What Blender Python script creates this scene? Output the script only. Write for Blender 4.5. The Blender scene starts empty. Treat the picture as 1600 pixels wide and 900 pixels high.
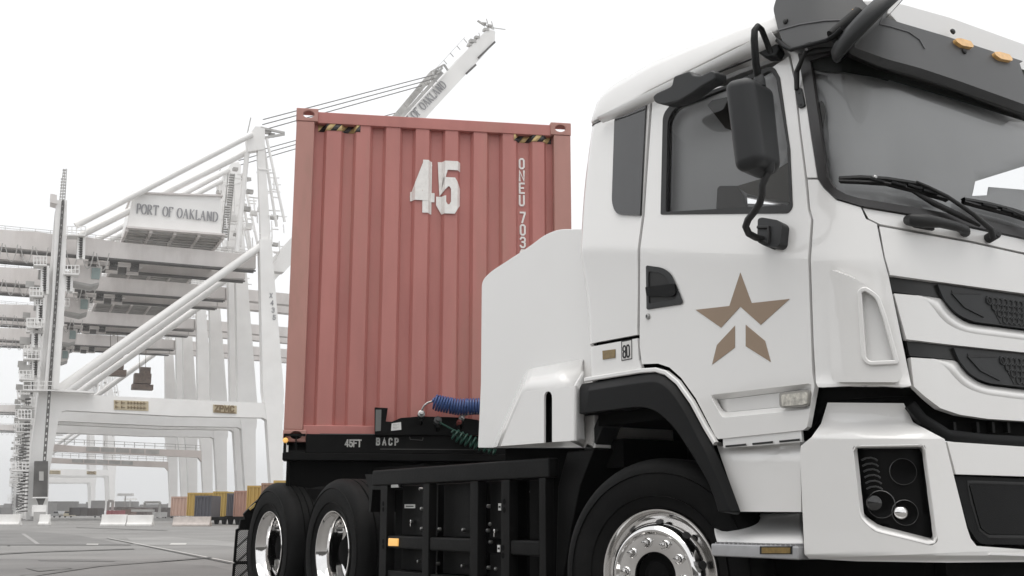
import bpy, bmesh, math, random
from mathutils import Vector, Matrix, geometry
random.seed(7)
SC = bpy.context.scene
COL = SC.collection
V = Vector
PI = math.pi

# ------------------------------------------------------------------ camera, world, sun, exposure
F = 1712.0; HZ = 803.0                      # focal length and horizon row of a 1600 px wide view
TH = math.atan((HZ - 450) / F)              # camera tilts up
AZ = math.atan(1130 / math.hypot(F, HZ - 450))
FH = V((-math.cos(AZ), math.sin(AZ), 0)); RT = V((FH.y, -FH.x, 0))
FW = FH * math.cos(TH) + V((0, 0, 1)) * math.sin(TH); UP = RT.cross(FW)
EYE = V((3.84, -3.27, 0.79))
cam = bpy.data.objects.new('camera', bpy.data.cameras.new('camera'))
COL.objects.link(cam)
m3 = Matrix((RT, UP, -FW)).transposed()
cam.matrix_world = Matrix.Translation(EYE) @ m3.to_4x4()
cam.data.sensor_width = 36; cam.data.lens = 36 * F / 1600
cam.data.clip_start = 0.05; cam.data.clip_end = 6000
SC.camera = cam

world = bpy.data.worlds.new('World'); SC.world = world; world.use_nodes = True
wn = world.node_tree.nodes; wl = world.node_tree.links
bg = wn['Background']
SUN_EL, SUN_AZ = math.radians(58), math.radians(215)
sky = wn.new('ShaderNodeTexSky'); sky.sky_type = 'NISHITA'; sky.sun_disc = False
sky.sun_elevation = SUN_EL; sky.sun_rotation = SUN_AZ
sky.air_density = 1.0; sky.dust_density = 3.0
# overcast: a bright even cloud sheet covers most of the clear sky
tc = wn.new('ShaderNodeTexCoord'); cn = wn.new('ShaderNodeTexNoise')
cn.inputs['Scale'].default_value = 1.6; cn.inputs['Detail'].default_value = 3
cr_ = wn.new('ShaderNodeValToRGB')
cr_.color_ramp.elements[0].position = .3; cr_.color_ramp.elements[0].color = (8.1, 8.15, 8.2, 1)
cr_.color_ramp.elements[1].position = .7; cr_.color_ramp.elements[1].color = (9.0, 9.05, 9.1, 1)
wl.new(tc.outputs['Generated'], cn.inputs['Vector']); wl.new(cn.outputs['Fac'], cr_.inputs['Fac'])
mx = wn.new('ShaderNodeMix'); mx.data_type = 'RGBA'; mx.inputs[0].default_value = .94
wl.new(sky.outputs['Color'], mx.inputs[6]); wl.new(cr_.outputs['Color'], mx.inputs[7])
wl.new(mx.outputs[2], bg.inputs['Color']); bg.inputs['Strength'].default_value = .1
sl = bpy.data.lights.new('sun', 'SUN'); sl.energy = 1.5; sl.angle = math.radians(60); sl.color = (1, .97, .93)
so = bpy.data.objects.new('sun', sl); COL.objects.link(so)
sd = V((math.sin(SUN_AZ) * math.cos(SUN_EL), math.cos(SUN_AZ) * math.cos(SUN_EL), math.sin(SUN_EL)))
sd = V((.10, -.10, 1)).normalized()
so.rotation_euler = sd.to_track_quat('Z', 'Y').to_euler()
sky.sun_elevation = math.asin(sd.z); sky.sun_rotation = math.atan2(sd.x, sd.y)
SC.view_settings.view_transform = 'Standard'; SC.view_settings.look = 'None'
SC.view_settings.exposure = .44; SC.view_settings.gamma = 1
SC.render.engine = 'CYCLES'
SC.cycles.max_bounces = 8; SC.cycles.transparent_max_bounces = 12

# ------------------------------------------------------------------ materials
MATS = {}
def mat(name, col, rough=.5, metal=0, coat=0, noise=.06, nscale=4, bump=0, bscale=60, spec=.5, streak=0, dirt=None, dirtamt=0, emit=0):
    if name in MATS: return MATS[name]
    m = bpy.data.materials.new(name); m.use_nodes = True; MATS[name] = m
    n = m.node_tree.nodes; l = m.node_tree.links; b = n['Principled BSDF']
    b.inputs['Roughness'].default_value = rough; b.inputs['Metallic'].default_value = metal
    b.inputs['Coat Weight'].default_value = coat; b.inputs['Coat Roughness'].default_value = .04
    b.inputs['Specular IOR Level'].default_value = spec
    t = n.new('ShaderNodeTexCoord')
    nz = n.new('ShaderNodeTexNoise'); nz.inputs['Scale'].default_value = nscale; nz.inputs['Detail'].default_value = 6
    src = t.outputs['Object']
    if streak:
        mp = n.new('ShaderNodeMapping'); mp.inputs['Scale'].default_value = (streak, streak, 1)
        l.new(src, mp.inputs['Vector']); src = mp.outputs['Vector']
    l.new(src, nz.inputs['Vector'])
    r = n.new('ShaderNodeValToRGB')
    c = V(col)
    r.color_ramp.elements[0].position = .3; r.color_ramp.elements[1].position = .72
    r.color_ramp.elements[0].color = (*(c * (1 - noise)), 1); r.color_ramp.elements[1].color = (*(c * (1 + noise)), 1)
    l.new(nz.outputs['Fac'], r.inputs['Fac'])
    out = r.outputs['Color']
    if dirt:
        n2 = n.new('ShaderNodeTexNoise'); n2.inputs['Scale'].default_value = nscale * .45; n2.inputs['Detail'].default_value = 9
        n2.inputs['Roughness'].default_value = .65
        l.new(src, n2.inputs['Vector'])
        r2 = n.new('ShaderNodeValToRGB'); r2.color_ramp.elements[0].position = .5; r2.color_ramp.elements[1].position = .78
        r2.color_ramp.elements[0].color = (0, 0, 0, 1); r2.color_ramp.elements[1].color = (dirtamt, dirtamt, dirtamt, 1)
        l.new(n2.outputs['Fac'], r2.inputs['Fac'])
        mm = n.new('ShaderNodeMix'); mm.data_type = 'RGBA'; mm.inputs[7].default_value = (*dirt, 1)
        l.new(r2.outputs['Color'], mm.inputs[0]); l.new(out, mm.inputs[6]); out = mm.outputs[2]
    l.new(out, b.inputs['Base Color'])
    n3 = n.new('ShaderNodeTexNoise'); n3.inputs['Scale'].default_value = bscale; n3.inputs['Detail'].default_value = 4
    l.new(t.outputs['Object'], n3.inputs['Vector'])
    rr = n.new('ShaderNodeMapRange'); rr.inputs[3].default_value = max(0.02, rough * .85); rr.inputs[4].default_value = min(1, rough * 1.15)
    l.new(n3.outputs['Fac'], rr.inputs[0]); l.new(rr.outputs[0], b.inputs['Roughness'])
    if bump:
        bp = n.new('ShaderNodeBump'); bp.inputs['Strength'].default_value = bump; bp.inputs['Distance'].default_value = .004
        l.new(n3.outputs['Fac'], bp.inputs['Height']); l.new(bp.outputs['Normal'], b.inputs['Normal'])
    if emit:
        b.inputs['Emission Color'].default_value = (*col, 1); b.inputs['Emission Strength'].default_value = emit
    return m
def glassmat(name, tint, lo=.05):
    m = bpy.data.materials.new(name); m.use_nodes = True
    n = m.node_tree.nodes; l = m.node_tree.links; n.remove(n['Principled BSDF'])
    tr = n.new('ShaderNodeBsdfTransparent'); tr.inputs['Color'].default_value = (*tint, 1)
    gl = n.new('ShaderNodeBsdfGlossy'); gl.inputs['Roughness'].default_value = .02; gl.inputs['Color'].default_value = (.97, .97, .97, 1)
    fr = n.new('ShaderNodeFresnel'); fr.inputs['IOR'].default_value = 1.55
    mr = n.new('ShaderNodeMapRange'); mr.inputs[1].default_value = 0; mr.inputs[2].default_value = 1
    mr.inputs[3].default_value = lo; mr.inputs[4].default_value = 1
    l.new(fr.outputs[0], mr.inputs[0])
    mi = n.new('ShaderNodeMixShader'); l.new(mr.outputs[0], mi.inputs[0]); l.new(tr.outputs[0], mi.inputs[1]); l.new(gl.outputs[0], mi.inputs[2])
    l.new(mi.outputs[0], n['Material Output'].inputs['Surface'])
    return m
WHITE = mat('truck_white_paint', (.78, .772, .758), .30, coat=1.0, noise=.012, nscale=1.5, spec=.5, dirt=(.60, .565, .52), dirtamt=.22)
WHITE2 = mat('white_moulding', (.76, .755, .745), .38, coat=.3, noise=.015, nscale=2)
BLACK = mat('black_frame_paint', (.007, .007, .007), .5, noise=.25, nscale=5, bump=.1, dirt=(.035, .033, .03), dirtamt=.15, spec=.10)
DARK = mat('black_underbody', (.005, .005, .005), .85, noise=.2, spec=.08)
PLAST = mat('black_plastic', (.008, .0082, .0084), .42, spec=.12, noise=.1, nscale=6, bump=.25, bscale=300)
PLASTD = mat('dark_grey_plastic', (.028, .029, .030), .42, spec=.3, noise=.08, nscale=3, bump=.15, bscale=300)
GLOSSB = mat('gloss_black', (.02, .02, .021), .12, coat=.5, noise=.1)
STRIP = mat('satin_black_strip', (.02, .02, .0195), .3, spec=.35, noise=.1, nscale=2)
RUBBER = mat('tyre_rubber', (.006, .006, .006), .65, noise=.25, nscale=7, bump=.3, bscale=90, dirt=(.05, .047, .042), dirtamt=.12, spec=.12)
SEAL = mat('window_rubber', (.012, .012, .012), .55, noise=.1)
CHROME = mat('polished_aluminium', (.80, .79, .78), .075, metal=1, noise=.06, nscale=9)
STEEL = mat('brushed_steel', (.42, .42, .41), .38, metal=1, noise=.15, nscale=9)
ALU = mat('step_aluminium', (.45, .45, .46), .42, metal=.7, noise=.1, nscale=12)
GLASS = glassmat('cab_glass', (.88, .885, .885), -.02)
LENS = glassmat('lamp_lens', (.9, .9, .9), .05)
BRONZE = mat('bronze_vinyl', (.30, .22, .155), .45, noise=.03)
AMBER = mat('amber_lens', (.80, .47, .17), .25, coat=.5, noise=.15, nscale=40, emit=0)
AMBERL = mat('amber_lamp_lit', (.9, .5, .14), .3, noise=.1, nscale=60, emit=.35)
REFL = mat('amber_reflector', (.20, .13, .035), .3, coat=.4, noise=.2, nscale=60)
LININ = mat('cab_headliner', (.60, .60, .60), .8, noise=.02)
INTD = mat('cab_dark_trim', (.035, .03, .024), .6, noise=.15)
RED = mat('container_red', (.47, .188, .166), .55, noise=.08, nscale=1.2, streak=5, dirt=(.38, .21, .165), dirtamt=.7, bump=.12, bscale=45)
REDP = mat('container_post_red', (.46, .235, .20), .58, noise=.1, nscale=1.3, streak=4, dirt=(.27, .20, .14), dirtamt=.8, bump=.15, bscale=45)
WLET = mat('white_stencil', (.84, .82, .79), .55, noise=.06, nscale=25, dirt=(.6, .48, .43), dirtamt=.2)
GLET = mat('worn_grey_stencil', (.42, .42, .40), .6, noise=.3, nscale=30)
HAZY = mat('hazard_yellow', (.55, .40, .18), .5, noise=.1)
HAZB = mat('hazard_black', (.04, .035, .035), .5, noise=.1)
CRW = mat('crane_white', (.84, .83, .815), .5, noise=.05, nscale=.25, dirt=(.42, .37, .32), dirtamt=.22)
CRG = mat('crane_girder_paint', (.70, .665, .645), .55, noise=.06, nscale=.2, streak=3, dirt=(.33, .28, .25), dirtamt=.4)
CRD = mat('crane_dark_steel', (.10, .095, .09), .6, noise=.3, nscale=.7)
CRM = mat('crane_grey_steel', (.44, .43, .415), .6, noise=.2, nscale=.6)
ROPE = mat('wire_rope', (.16, .155, .15), .6, noise=.1)
CRLET = mat('crane_grey_lettering', (.27, .27, .28), .6, noise=.05)
CRSIGN = mat('sign_tan', (.52, .44, .30), .6, noise=.1, nscale=2)
CRBROWN = mat('sign_brown', (.20, .14, .07), .6, noise=.1)
CRP = mat('crane_pinkish_paint', (.66, .60, .57), .6, noise=.06, nscale=.3, dirt=(.40, .30, .26), dirtamt=.4)
GREENG = mat('cabin_glass', (.28, .36, .35), .2, noise=.2, nscale=.8)

# ------------------------------------------------------------------ object helpers
def tag(o, label=None, cat=None, group=None, kind=None):
    if label: o['label'] = label
    if cat: o['category'] = cat
    if group: o['group'] = group
    if kind: o['kind'] = kind
    return o
def empty(name, loc, label, cat, group=None):
    o = bpy.data.objects.new(name, None); COL.objects.link(o); o.location = loc; o.empty_display_size = .2
    return tag(o, label, cat, group)
def org(p):
    s = V((0, 0, 0))
    while p is not None: s = s + p.location; p = p.parent
    return s
def link(name, bm, m, parent=None, smooth=False, bevel=0, solid=0, mirror=False, wn_=True, seg=2, flat=False):
    o0 = org(parent)
    if o0.length: bmesh.ops.translate(bm, verts=bm.verts, vec=-o0)
    me = bpy.data.meshes.new(name); bm.to_mesh(me); bm.free()
    o = bpy.data.objects.new(name, me); COL.objects.link(o)
    if isinstance(m, (list, tuple)):
        for k in m: me.materials.append(k)
    else: me.materials.append(m)
    if parent is not None: o.parent = parent
    if (smooth or bevel or solid) and not flat:
        for p in me.polygons: p.use_smooth = True
    if mirror:
        md = o.modifiers.new('mirror', 'MIRROR'); md.use_axis = (False, True, False)
        md.use_bisect_axis = (False, True, False); md.use_bisect_flip_axis = (False, True, False); md.merge_threshold = .002
    if solid:
        md = o.modifiers.new('solid', 'SOLIDIFY'); md.thickness = solid; md.offset = -1; md.use_even_offset = False
    if bevel:
        md = o.modifiers.new('bevel', 'BEVEL'); md.width = bevel; md.segments = seg; md.limit_method = 'ANGLE'; md.angle_limit = math.radians(40)
        md.use_clamp_overlap = True
        if wn_:
            md = o.modifiers.new('wn', 'WEIGHTED_NORMAL'); md.keep_sharp = True
    elif smooth and not solid:
        try: me.set_sharp_from_angle(angle=math.radians(38))
        except Exception: pass
    return o
class MB:
    def __init__(s): s.bm = bmesh.new()
    def box(s, a, b):                           # axis aligned corners
        a, b = V(a), V(b)
        return s.obox((a + b) / 2, V((1, 0, 0)), V((0, 1, 0)), V((0, 0, 1)), abs(b.x - a.x) / 2, abs(b.y - a.y) / 2, abs(b.z - a.z) / 2)
    def obox(s, c, ex, ey, ez, hx, hy, hz):
        c = V(c); vs = []
        for i in (-1, 1):
            for j in (-1, 1):
                for k in (-1, 1): vs.append(s.bm.verts.new(c + ex * (i * hx) + ey * (j * hy) + ez * (k * hz)))
        for f in ((0, 1, 3, 2), (4, 6, 7, 5), (0, 4, 5, 1), (2, 3, 7, 6), (0, 2, 6, 4), (1, 5, 7, 3)): s.bm.faces.new([vs[i] for i in f])
        return s
    def bar(s, p, q, w, h, upv=V((0, 0, 1))):     # rectangular bar between two points
        p, q = V(p), V(q); d = (q - p); L = d.length
        if L < 1e-6: return s
        d.normalize(); u = upv
        if abs(d.dot(u)) > .98: u = V((1, 0, 0)) if abs(d.x) < .9 else V((0, 1, 0))
        x = d.cross(u).normalized(); y = x.cross(d)
        return s.obox((p + q) / 2, x, y, d, w / 2, h / 2, L / 2)
    def tube(s, pts, r, seg=10, cap=True, closed=False):
        pts = [V(p) for p in pts]; rings = []; n = len(pts)
        t0 = (pts[1] - pts[0]).normalized(); x = t0.orthogonal().normalized()
        for i, p in enumerate(pts):
            if closed: t = (pts[(i + 1) % n] - pts[i - 1]).normalized()
            elif i == 0: t = t0
            elif i == n - 1: t = (pts[-1] - pts[-2]).normalized()
            else: t = ((pts[i + 1] - p).normalized() + (p - pts[i - 1]).normalized()).normalized()
            x = (x - t * x.dot(t)).normalized(); y = t.cross(x)
            rr = r[i] if isinstance(r, (list, tuple)) else r
            rings.append([s.bm.verts.new(p + x * (rr * math.cos(2 * PI * k / seg)) + y * (rr * math.sin(2 * PI * k / seg))) for k in range(seg)])
        for i in range(n if closed else n - 1):
            A, B = rings[i], rings[(i + 1) % n]
            for k in range(seg): s.bm.faces.new((A[k], A[(k + 1) % seg], B[(k + 1) % seg], B[k]))
        if cap and not closed:
            s.bm.faces.new(rings[0][::-1]); s.bm.faces.new(rings[-1])
        return s
    def lathe(s, prof, c, ax, seg=48, cap=False):  # prof: (radius, height along ax)
        c = V(c); ax = V(ax).normalized(); x = ax.orthogonal().normalized(); y = ax.cross(x); rings = []
        for r, h in prof:
            rings.append([s.bm.verts.new(c + ax * h + x * (r * math.cos(2 * PI * k / seg)) + y * (r * math.sin(2 * PI * k / seg))) for k in range(seg)])
        for A, B in zip(rings, rings[1:]):
            for k in range(seg): s.bm.faces.new((A[k], A[(k + 1) % seg], B[(k + 1) % seg], B[k]))
        if cap: s.bm.faces.new(rings[0][::-1]); s.bm.faces.new(rings[-1])
        return s
    def prism(s, poly, d):                       # 3-D polygon swept by vector d
        d = V(d); A = [s.bm.verts.new(V(p)) for p in poly]; B = [s.bm.verts.new(V(p) + d) for p in poly]; n = len(A)
        s.bm.faces.new(A); s.bm.faces.new(B[::-1])
        for i in range(n): s.bm.faces.new((A[i], B[i], B[(i + 1) % n], A[(i + 1) % n]))
        return s
    def done(s, name, m, parent=None, smooth=False, bevel=0, **k):
        bmesh.ops.recalc_face_normals(s.bm, faces=s.bm.faces)
        return link(name, s.bm, m, parent, smooth, bevel, **k)

# ------------------------------------------------------------------ sight lines to surfaces
def ray(u, v): return FW * F + RT * (u - 800) + UP * (450 - v)
def onp(u, v, n, c):
    d = ray(u, v); n = V(n); return EYE + d * ((c - n.dot(EYE)) / n.dot(d))
def pix(p):
    d = V(p) - EYE; z = d.dot(FW); return (800 + F * d.dot(RT) / z, 450 - F * d.dot(UP) / z)
def SY(y): return lambda u, v: onp(u, v, (0, 1, 0), y)
def SX(x): return lambda u, v: onp(u, v, (1, 0, 0), x)
# the cab's outer skin: side with a shoulder crease, front with windscreen rake, rounded corner between
CY = 1.25
def zsh(x): return 2.0 - .235 * x
def srel(t, k): return .5 * (t + math.sqrt(t * t + k * k))
def aside(x, z): return .17 * srel(z - zsh(x), .012) + .10 * .3 * (1 - math.exp(-srel(zsh(x) - z, .012) / .3))
def xfront(y, z):
    c = (CY - y) / CY
    return 1.36 - .10 * c * c - .03 * (z - 1.2) - .20 * srel(z - 1.92, .05)
def gskin(p, off, r=.22):
    ds = p.y - aside(p.x, p.z) - off; df = xfront(p.y, p.z) - p.x - off
    a = max(r - ds, 0); b = max(r - df, 0)
    if a == 0 and b == 0: return -min(ds, df)
    return math.hypot(a, b) - r
def S0(u, v, off=0.0):
    d = ray(u, v).normalized(); t = 2.2; g0 = gskin(EYE + d * t, off)
    while t < 14:
        t2 = t + .1; g1 = gskin(EYE + d * t2, off)
        if g0 > 0 >= g1:
            lo, hi = t, t2
            for _ in range(22):
                mid = (lo + hi) / 2
                if gskin(EYE + d * mid, off) > 0: lo = mid
                else: hi = mid
            return EYE + d * lo
        t, g0 = t2, g1
    return EYE + d * 5
def SK(off): return lambda u, v: S0(u, v, off)
def fp(y, z, off=0): return pix((xfront(y, z) - off, y, z))
def ss(t): t = max(0, min(1, t)); return t * t * (3 - 2 * t)
def rnd(pts, r, n=4):                            # round the corners of a 2-D outline
    out = []; N = len(pts)
    for i, p in enumerate(pts):
        rr = p[2] if len(p) > 2 else r
        P = V((p[0], p[1])); A = V(pts[i - 1][:2]); B = V(pts[(i + 1) % N][:2])
        da, db = (A - P), (B - P)
        q = min(rr, da.length * .48, db.length * .48)
        if q < .3: out.append((P.x, P.y)); continue
        a = P + da.normalized() * q; b = P + db.normalized() * q
        for k in range(n + 1):
            t = k / n; w = a * (1 - t) ** 2 + P * (2 * t * (1 - t)) + b * t * t
            out.append((w.x, w.y))
    return out
def keyhole(outer, inner):
    best = None
    for i, p in enumerate(outer):
        for j, q in enumerate(inner):
            d = (p[0] - q[0]) ** 2 + (p[1] - q[1]) ** 2
            if best is None or d < best[0]: best = (d, i, j)
    _, i, j = best
    def area(P): return sum(P[k - 1][0] * P[k][1] - P[k][0] * P[k - 1][1] for k in range(len(P)))
    if area(outer) * area(inner) > 0:
        inner = inner[::-1]; j = len(inner) - 1 - j
    return outer[:i + 1] + inner[j:] + inner[:j + 1] + outer[i:]
def tess(pts, cell):
    bm = bmesh.new()
    tri = geometry.tessellate_polygon([[V((p[0], p[1], 0)) for p in pts]])
    vs = [bm.verts.new((p[0], p[1], 0)) for p in pts]
    for t in tri:
        try: bm.faces.new([vs[k] for k in t])
        except ValueError: pass
    bmesh.ops.remove_doubles(bm, verts=bm.verts, dist=1e-4)
    us = [p[0] for p in pts]; vv = [p[1] for p in pts]
    for ax, lo, hi in ((0, min(us), max(us)), (1, min(vv), max(vv))):
        k = math.floor(lo / cell) + 1
        while k * cell < hi:
            co = [0, 0, 0]; co[ax] = k * cell; no = [0, 0, 0]; no[ax] = 1
            bmesh.ops.bisect_plane(bm, geom=bm.verts[:] + bm.edges[:] + bm.faces[:], dist=1e-4, plane_co=co, plane_no=no)
            k += 1
    return bm
def panel(name, pts, surf, m, parent, thick=.02, cell=14, bevel=.004, hole=None, mirror=False, label=None, smooth=True, look=None):
    P = list(pts)
    for h in ([] if hole is None else hole if isinstance(hole[0], list) else [hole]): P = keyhole(P, list(h))
    bm = tess([(p[0], p[1]) for p in P], cell)
    for v in bm.verts: v.co = surf(v.co.x, v.co.y)
    bmesh.ops.recalc_face_normals(bm, faces=bm.faces)
    bm.normal_update()
    ref = look or EYE
    s = sum((f.normal.dot(ref - f.calc_center_median())) * f.calc_area() for f in bm.faces)
    if s < 0: bmesh.ops.reverse_faces(bm, faces=bm.faces)
    o = link(name, bm, m, parent, smooth, bevel, solid=thick, mirror=mirror, flat=0 < thick <= .003 and not bevel)
    if label: o['label'] = label
    return o
def bead(name, pts, surf, m, parent, w=.012, h=.012, closed=False, off=0.0, step=8, mirror=False):
    """strip of rectangular section lying along an outline on a surface"""
    P = [V((p[0], p[1])) for p in pts]; D = []
    n = len(P); rng = range(n if closed else n - 1)
    for i in rng:
        a, b = P[i], P[(i + 1) % n]; k = max(1, int((b - a).length / step))
        for j in range(k): D.append(a.lerp(b, j / k))
    if not closed: D.append(P[-1])
    Q = [surf(p.x, p.y) for p in D]; bm = bmesh.new(); rings = []; N = len(Q)
    for i, q in enumerate(Q):
        t = (Q[(i + 1) % N] - Q[i - 1]) if closed or 0 < i < N - 1 else (Q[1] - Q[0] if i == 0 else Q[-1] - Q[-2])
        t.normalize()
        d = D[i]; e1 = surf(d.x + 1, d.y) - q; e2 = surf(d.x, d.y + 1) - q
        nn = e1.cross(e2).normalized()
        if nn.dot(EYE - q) < 0: nn = -nn
        x = t.cross(nn).normalized()
        rings.append([bm.verts.new(q + x * (sx * w / 2) + nn * (off + sn * h / 2)) for sx, sn in ((-1, -1), (1, -1), (1, .6), (.6, 1), (-.6, 1), (-1, .6))])
    for i in range(N if closed else N - 1):
        A, B = rings[i], rings[(i + 1) % N]
        for k in range(6): bm.faces.new((A[k], A[(k + 1) % 6], B[(k + 1) % 6], B[k]))
    bmesh.ops.recalc_face_normals(bm, faces=bm.faces)
    return link(name, bm, m, parent, True, 0, mirror=mirror)

def loft(name, lines, m, parent, n=60, thick=.02, bevel=.004, closed=False, mirror=False):
    """skin stretched over several outlines, each (points, depth below the cab skin)"""
    bm = bmesh.new(); rows = []
    for P, off in lines:
        L = [0]; Q = list(P) + ([P[0]] if closed else [])
        for a, b in zip(Q, Q[1:]): L.append(L[-1] + math.hypot(b[0] - a[0], b[1] - a[1]))
        row = []
        for k in range(n if closed else n + 1):
            d = L[-1] * k / n; q = max(x for x in range(len(Q) - 1) if L[x] <= d + 1e-9); t = (d - L[q]) / max(1e-6, L[q + 1] - L[q])
            u, v = Q[q][0] + (Q[q + 1][0] - Q[q][0]) * t, Q[q][1] + (Q[q + 1][1] - Q[q][1]) * t
            row.append(bm.verts.new(off(u, v) if callable(off) else S0(u, v, off)))
        rows.append(row)
    for A, B in zip(rows, rows[1:]):
        for k in range(n): bm.faces.new((A[k], A[(k + 1) % len(A)], B[(k + 1) % len(A)], B[k]))
    bmesh.ops.recalc_face_normals(bm, faces=bm.faces); bm.normal_update()
    if sum(f.normal.dot(EYE - f.calc_center_median()) * f.calc_area() for f in bm.faces) < 0: bmesh.ops.reverse_faces(bm, faces=bm.faces)
    return link(name, bm, m, parent, True, bevel, solid=thick, mirror=mirror)
def catm(P, k=5):
    out = []
    for i in range(len(P) - 1):
        p0, p1, p2, p3 = V(P[max(0, i - 1)]), V(P[i]), V(P[i + 1]), V(P[min(len(P) - 1, i + 2)])
        for j in range(k):
            t = j / k; w = .5 * ((2 * p1) + (p2 - p0) * t + (2 * p0 - 5 * p1 + 4 * p2 - p3) * t * t + (3 * p1 - p0 - 3 * p2 + p3) * t ** 3)
            out.append((w.x, w.y))
    return out + [tuple(P[-1])]

# ------------------------------------------------------------------ lettering (strokes)
def arc(cx, cy, rx, ry, a0, a1, n=8):
    return [(cx + rx * math.cos(math.radians(a0 + (a1 - a0) * k / n)), cy + ry * math.sin(math.radians(a0 + (a1 - a0) * k / n))) for k in range(n + 1)]
def rr(x0, y0, x1, y1, r):
    return [(x0 + r, y0), (x1 - r, y0), (x1, y0 + r), (x1, y1 - r), (x1 - r, y1), (x0 + r, y1), (x0, y1 - r), (x0, y0 + r), (x0 + r, y0)]
G = {
 '0': [rr(0, 0, .5, 1, .14)], 'O': [rr(0, 0, .5, 1, .14)],
 '2': [[(0, .8), (.12, 1), (.38, 1), (.5, .86), (.5, .66), (0, .08), (0, 0), (.5, 0)]],
 '3': [[(0, .86), (.12, 1), (.38, 1), (.5, .86), (.5, .66), (.36, .54), (.2, .54)], [(.36, .54), (.5, .42), (.5, .14), (.38, 0), (.12, 0), (0, .14)]],
 '4': [[(.40, 0), (.40, 1)], [(.37, .97), (.03, .34)], [(0, .28), (.50, .28)]],
 '5': [[(.5, 1), (.06, 1), (.06, .52), (.16, .62), (.38, .62), (.5, .48), (.5, .14), (.38, 0), (.14, 0), (.02, .14), (.02, .2)]],
 '6': [[(.5, .86), (.38, 1), (.12, 1), (0, .86), (0, .14), (.12, 0), (.38, 0), (.5, .14), (.5, .44), (.38, .56), (0, .56)]],
 '7': [[(0, 1), (.5, 1), (.5, .9), (.2, 0)]],
 '8': [rr(0, .52, .5, 1, .13), rr(0, 0, .5, .52, .13)],
 'A': [[(0, 0), (.26, 1), (.52, 0)], [(.1, .34), (.42, .34)]],
 'B': [[(0, 0), (0, 1), (.36, 1), (.48, .9), (.48, .62), (.36, .52), (0, .52)], [(.36, .52), (.5, .42), (.5, .12), (.38, 0), (0, 0)]],
 'C': [[(.5, .8), (.5, .86), (.38, 1), (.12, 1), (0, .86), (0, .14), (.12, 0), (.38, 0), (.5, .14), (.5, .2)]],
 'D': [[(0, 0), (0, 1), (.3, 1), (.5, .8), (.5, .2), (.3, 0), (0, 0)]],
 'E': [[(.5, 1), (0, 1), (0, 0), (.5, 0)], [(0, .52), (.4, .52)]],
 'F': [[(.5, 1), (0, 1), (0, 0)], [(0, .52), (.4, .52)]],
 'K': [[(0, 0), (0, 1)], [(.5, 1), (0, .45)], [(.16, .6), (.54, 0)]],
 'L': [[(0, 1), (0, 0), (.45, 0)]],
 'M': [[(0, 0), (0, 1), (.33, .3), (.66, 1), (.66, 0)]],
 'N': [[(0, 0), (0, 1), (.5, 0), (.5, 1)]],
 'P': [[(0, 0), (0, 1), (.38, 1), (.5, .88), (.5, .58), (.38, .46), (0, .46)]],
 'R': [[(0, 0), (0, 1), (.38, 1), (.5, .88), (.5, .6), (.38, .48), (0, .48)], [(.24, .48), (.54, 0)]],
 'S': [[(.5, .82), (.38, 1), (.12, 1), (0, .86), (0, .66), (.12, .55), (.38, .47), (.5, .36), (.5, .14), (.38, 0), (.12, 0), (0, .18)]],
 'T': [[(0, 1), (.54, 1)], [(.27, 1), (.27, 0)]],
 'U': [[(0, 1), (0, .14), (.12, 0), (.38, 0), (.5, .14), (.5, 1)]],
 'X': [[(0, 0), (.5, 1)], [(0, 1), (.5, 0)]],
 'Z': [[(0, 1), (.5, 1), (0, 0), (.5, 0)]],
}
SG = dict(G)
SG['O'] = [arc(.38, .5, .36, .5, 0, 360, 20)]
SG['P'] = [[(.08, 0), (.08, 1)], [(0, 1), (.3, 1)] , arc(.28, .73, .24, .27, 90, -90, 8) + [(.08, .46)], [(-.04, 0), (.22, 0)]]
SG['R'] = [[(.08, 0), (.08, 1)], [(0, 1), (.3, 1)], arc(.28, .74, .24, .26, 90, -90, 8) + [(.08, .48)], [(-.04, 0), (.2, 0)], [(.28, .48), (.62, 0)], [(.56, 0), (.72, 0)]]
SG['T'] = [[(0, .86), (0, 1), (.66, 1), (.66, .86)], [(.33, 1), (.33, 0)], [(.2, 0), (.46, 0)]]
SG['F'] = [[(.08, 0), (.08, 1)], [(0, 1), (.54, 1), (.54, .84)], [(.08, .52), (.4, .52)], [(-.04, 0), (.24, 0)]]
SG['A'] = [[(.06, 0), (.38, 1)], [(.38, 1), (.7, 0)], [(.18, .36), (.58, .36)], [(-.06, 0), (.18, 0)], [(.56, 0), (.84, 0)]]
SG['K'] = [[(.08, 0), (.08, 1)], [(-.02, 1), (.2, 1)], [(-.02, 0), (.2, 0)], [(.6, 1), (.08, .45)], [(.22, .58), (.64, 0)], [(.54, 0), (.76, 0)], [(.5, 1), (.7, 1)]]
SG['L'] = [[(.08, 1), (.08, 0)], [(-.02, 1), (.2, 1)], [(-.02, 0), (.52, 0), (.52, .18)]]
SG['N'] = [[(.1, 0), (.1, 1)], [(.1, 1), (.66, 0)], [(.66, 0), (.66, 1)], [(0, 0), (.2, 0)], [(.54, 1), (.78, 1)], [(0, 1), (.12, 1)]]
SG['D'] = [[(.08, 0), (.08, 1)], [(-.02, 1), (.28, 1)] + arc(.28, .5, .42, .5, 90, -90, 12) + [(-.02, 0)]]
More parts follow.
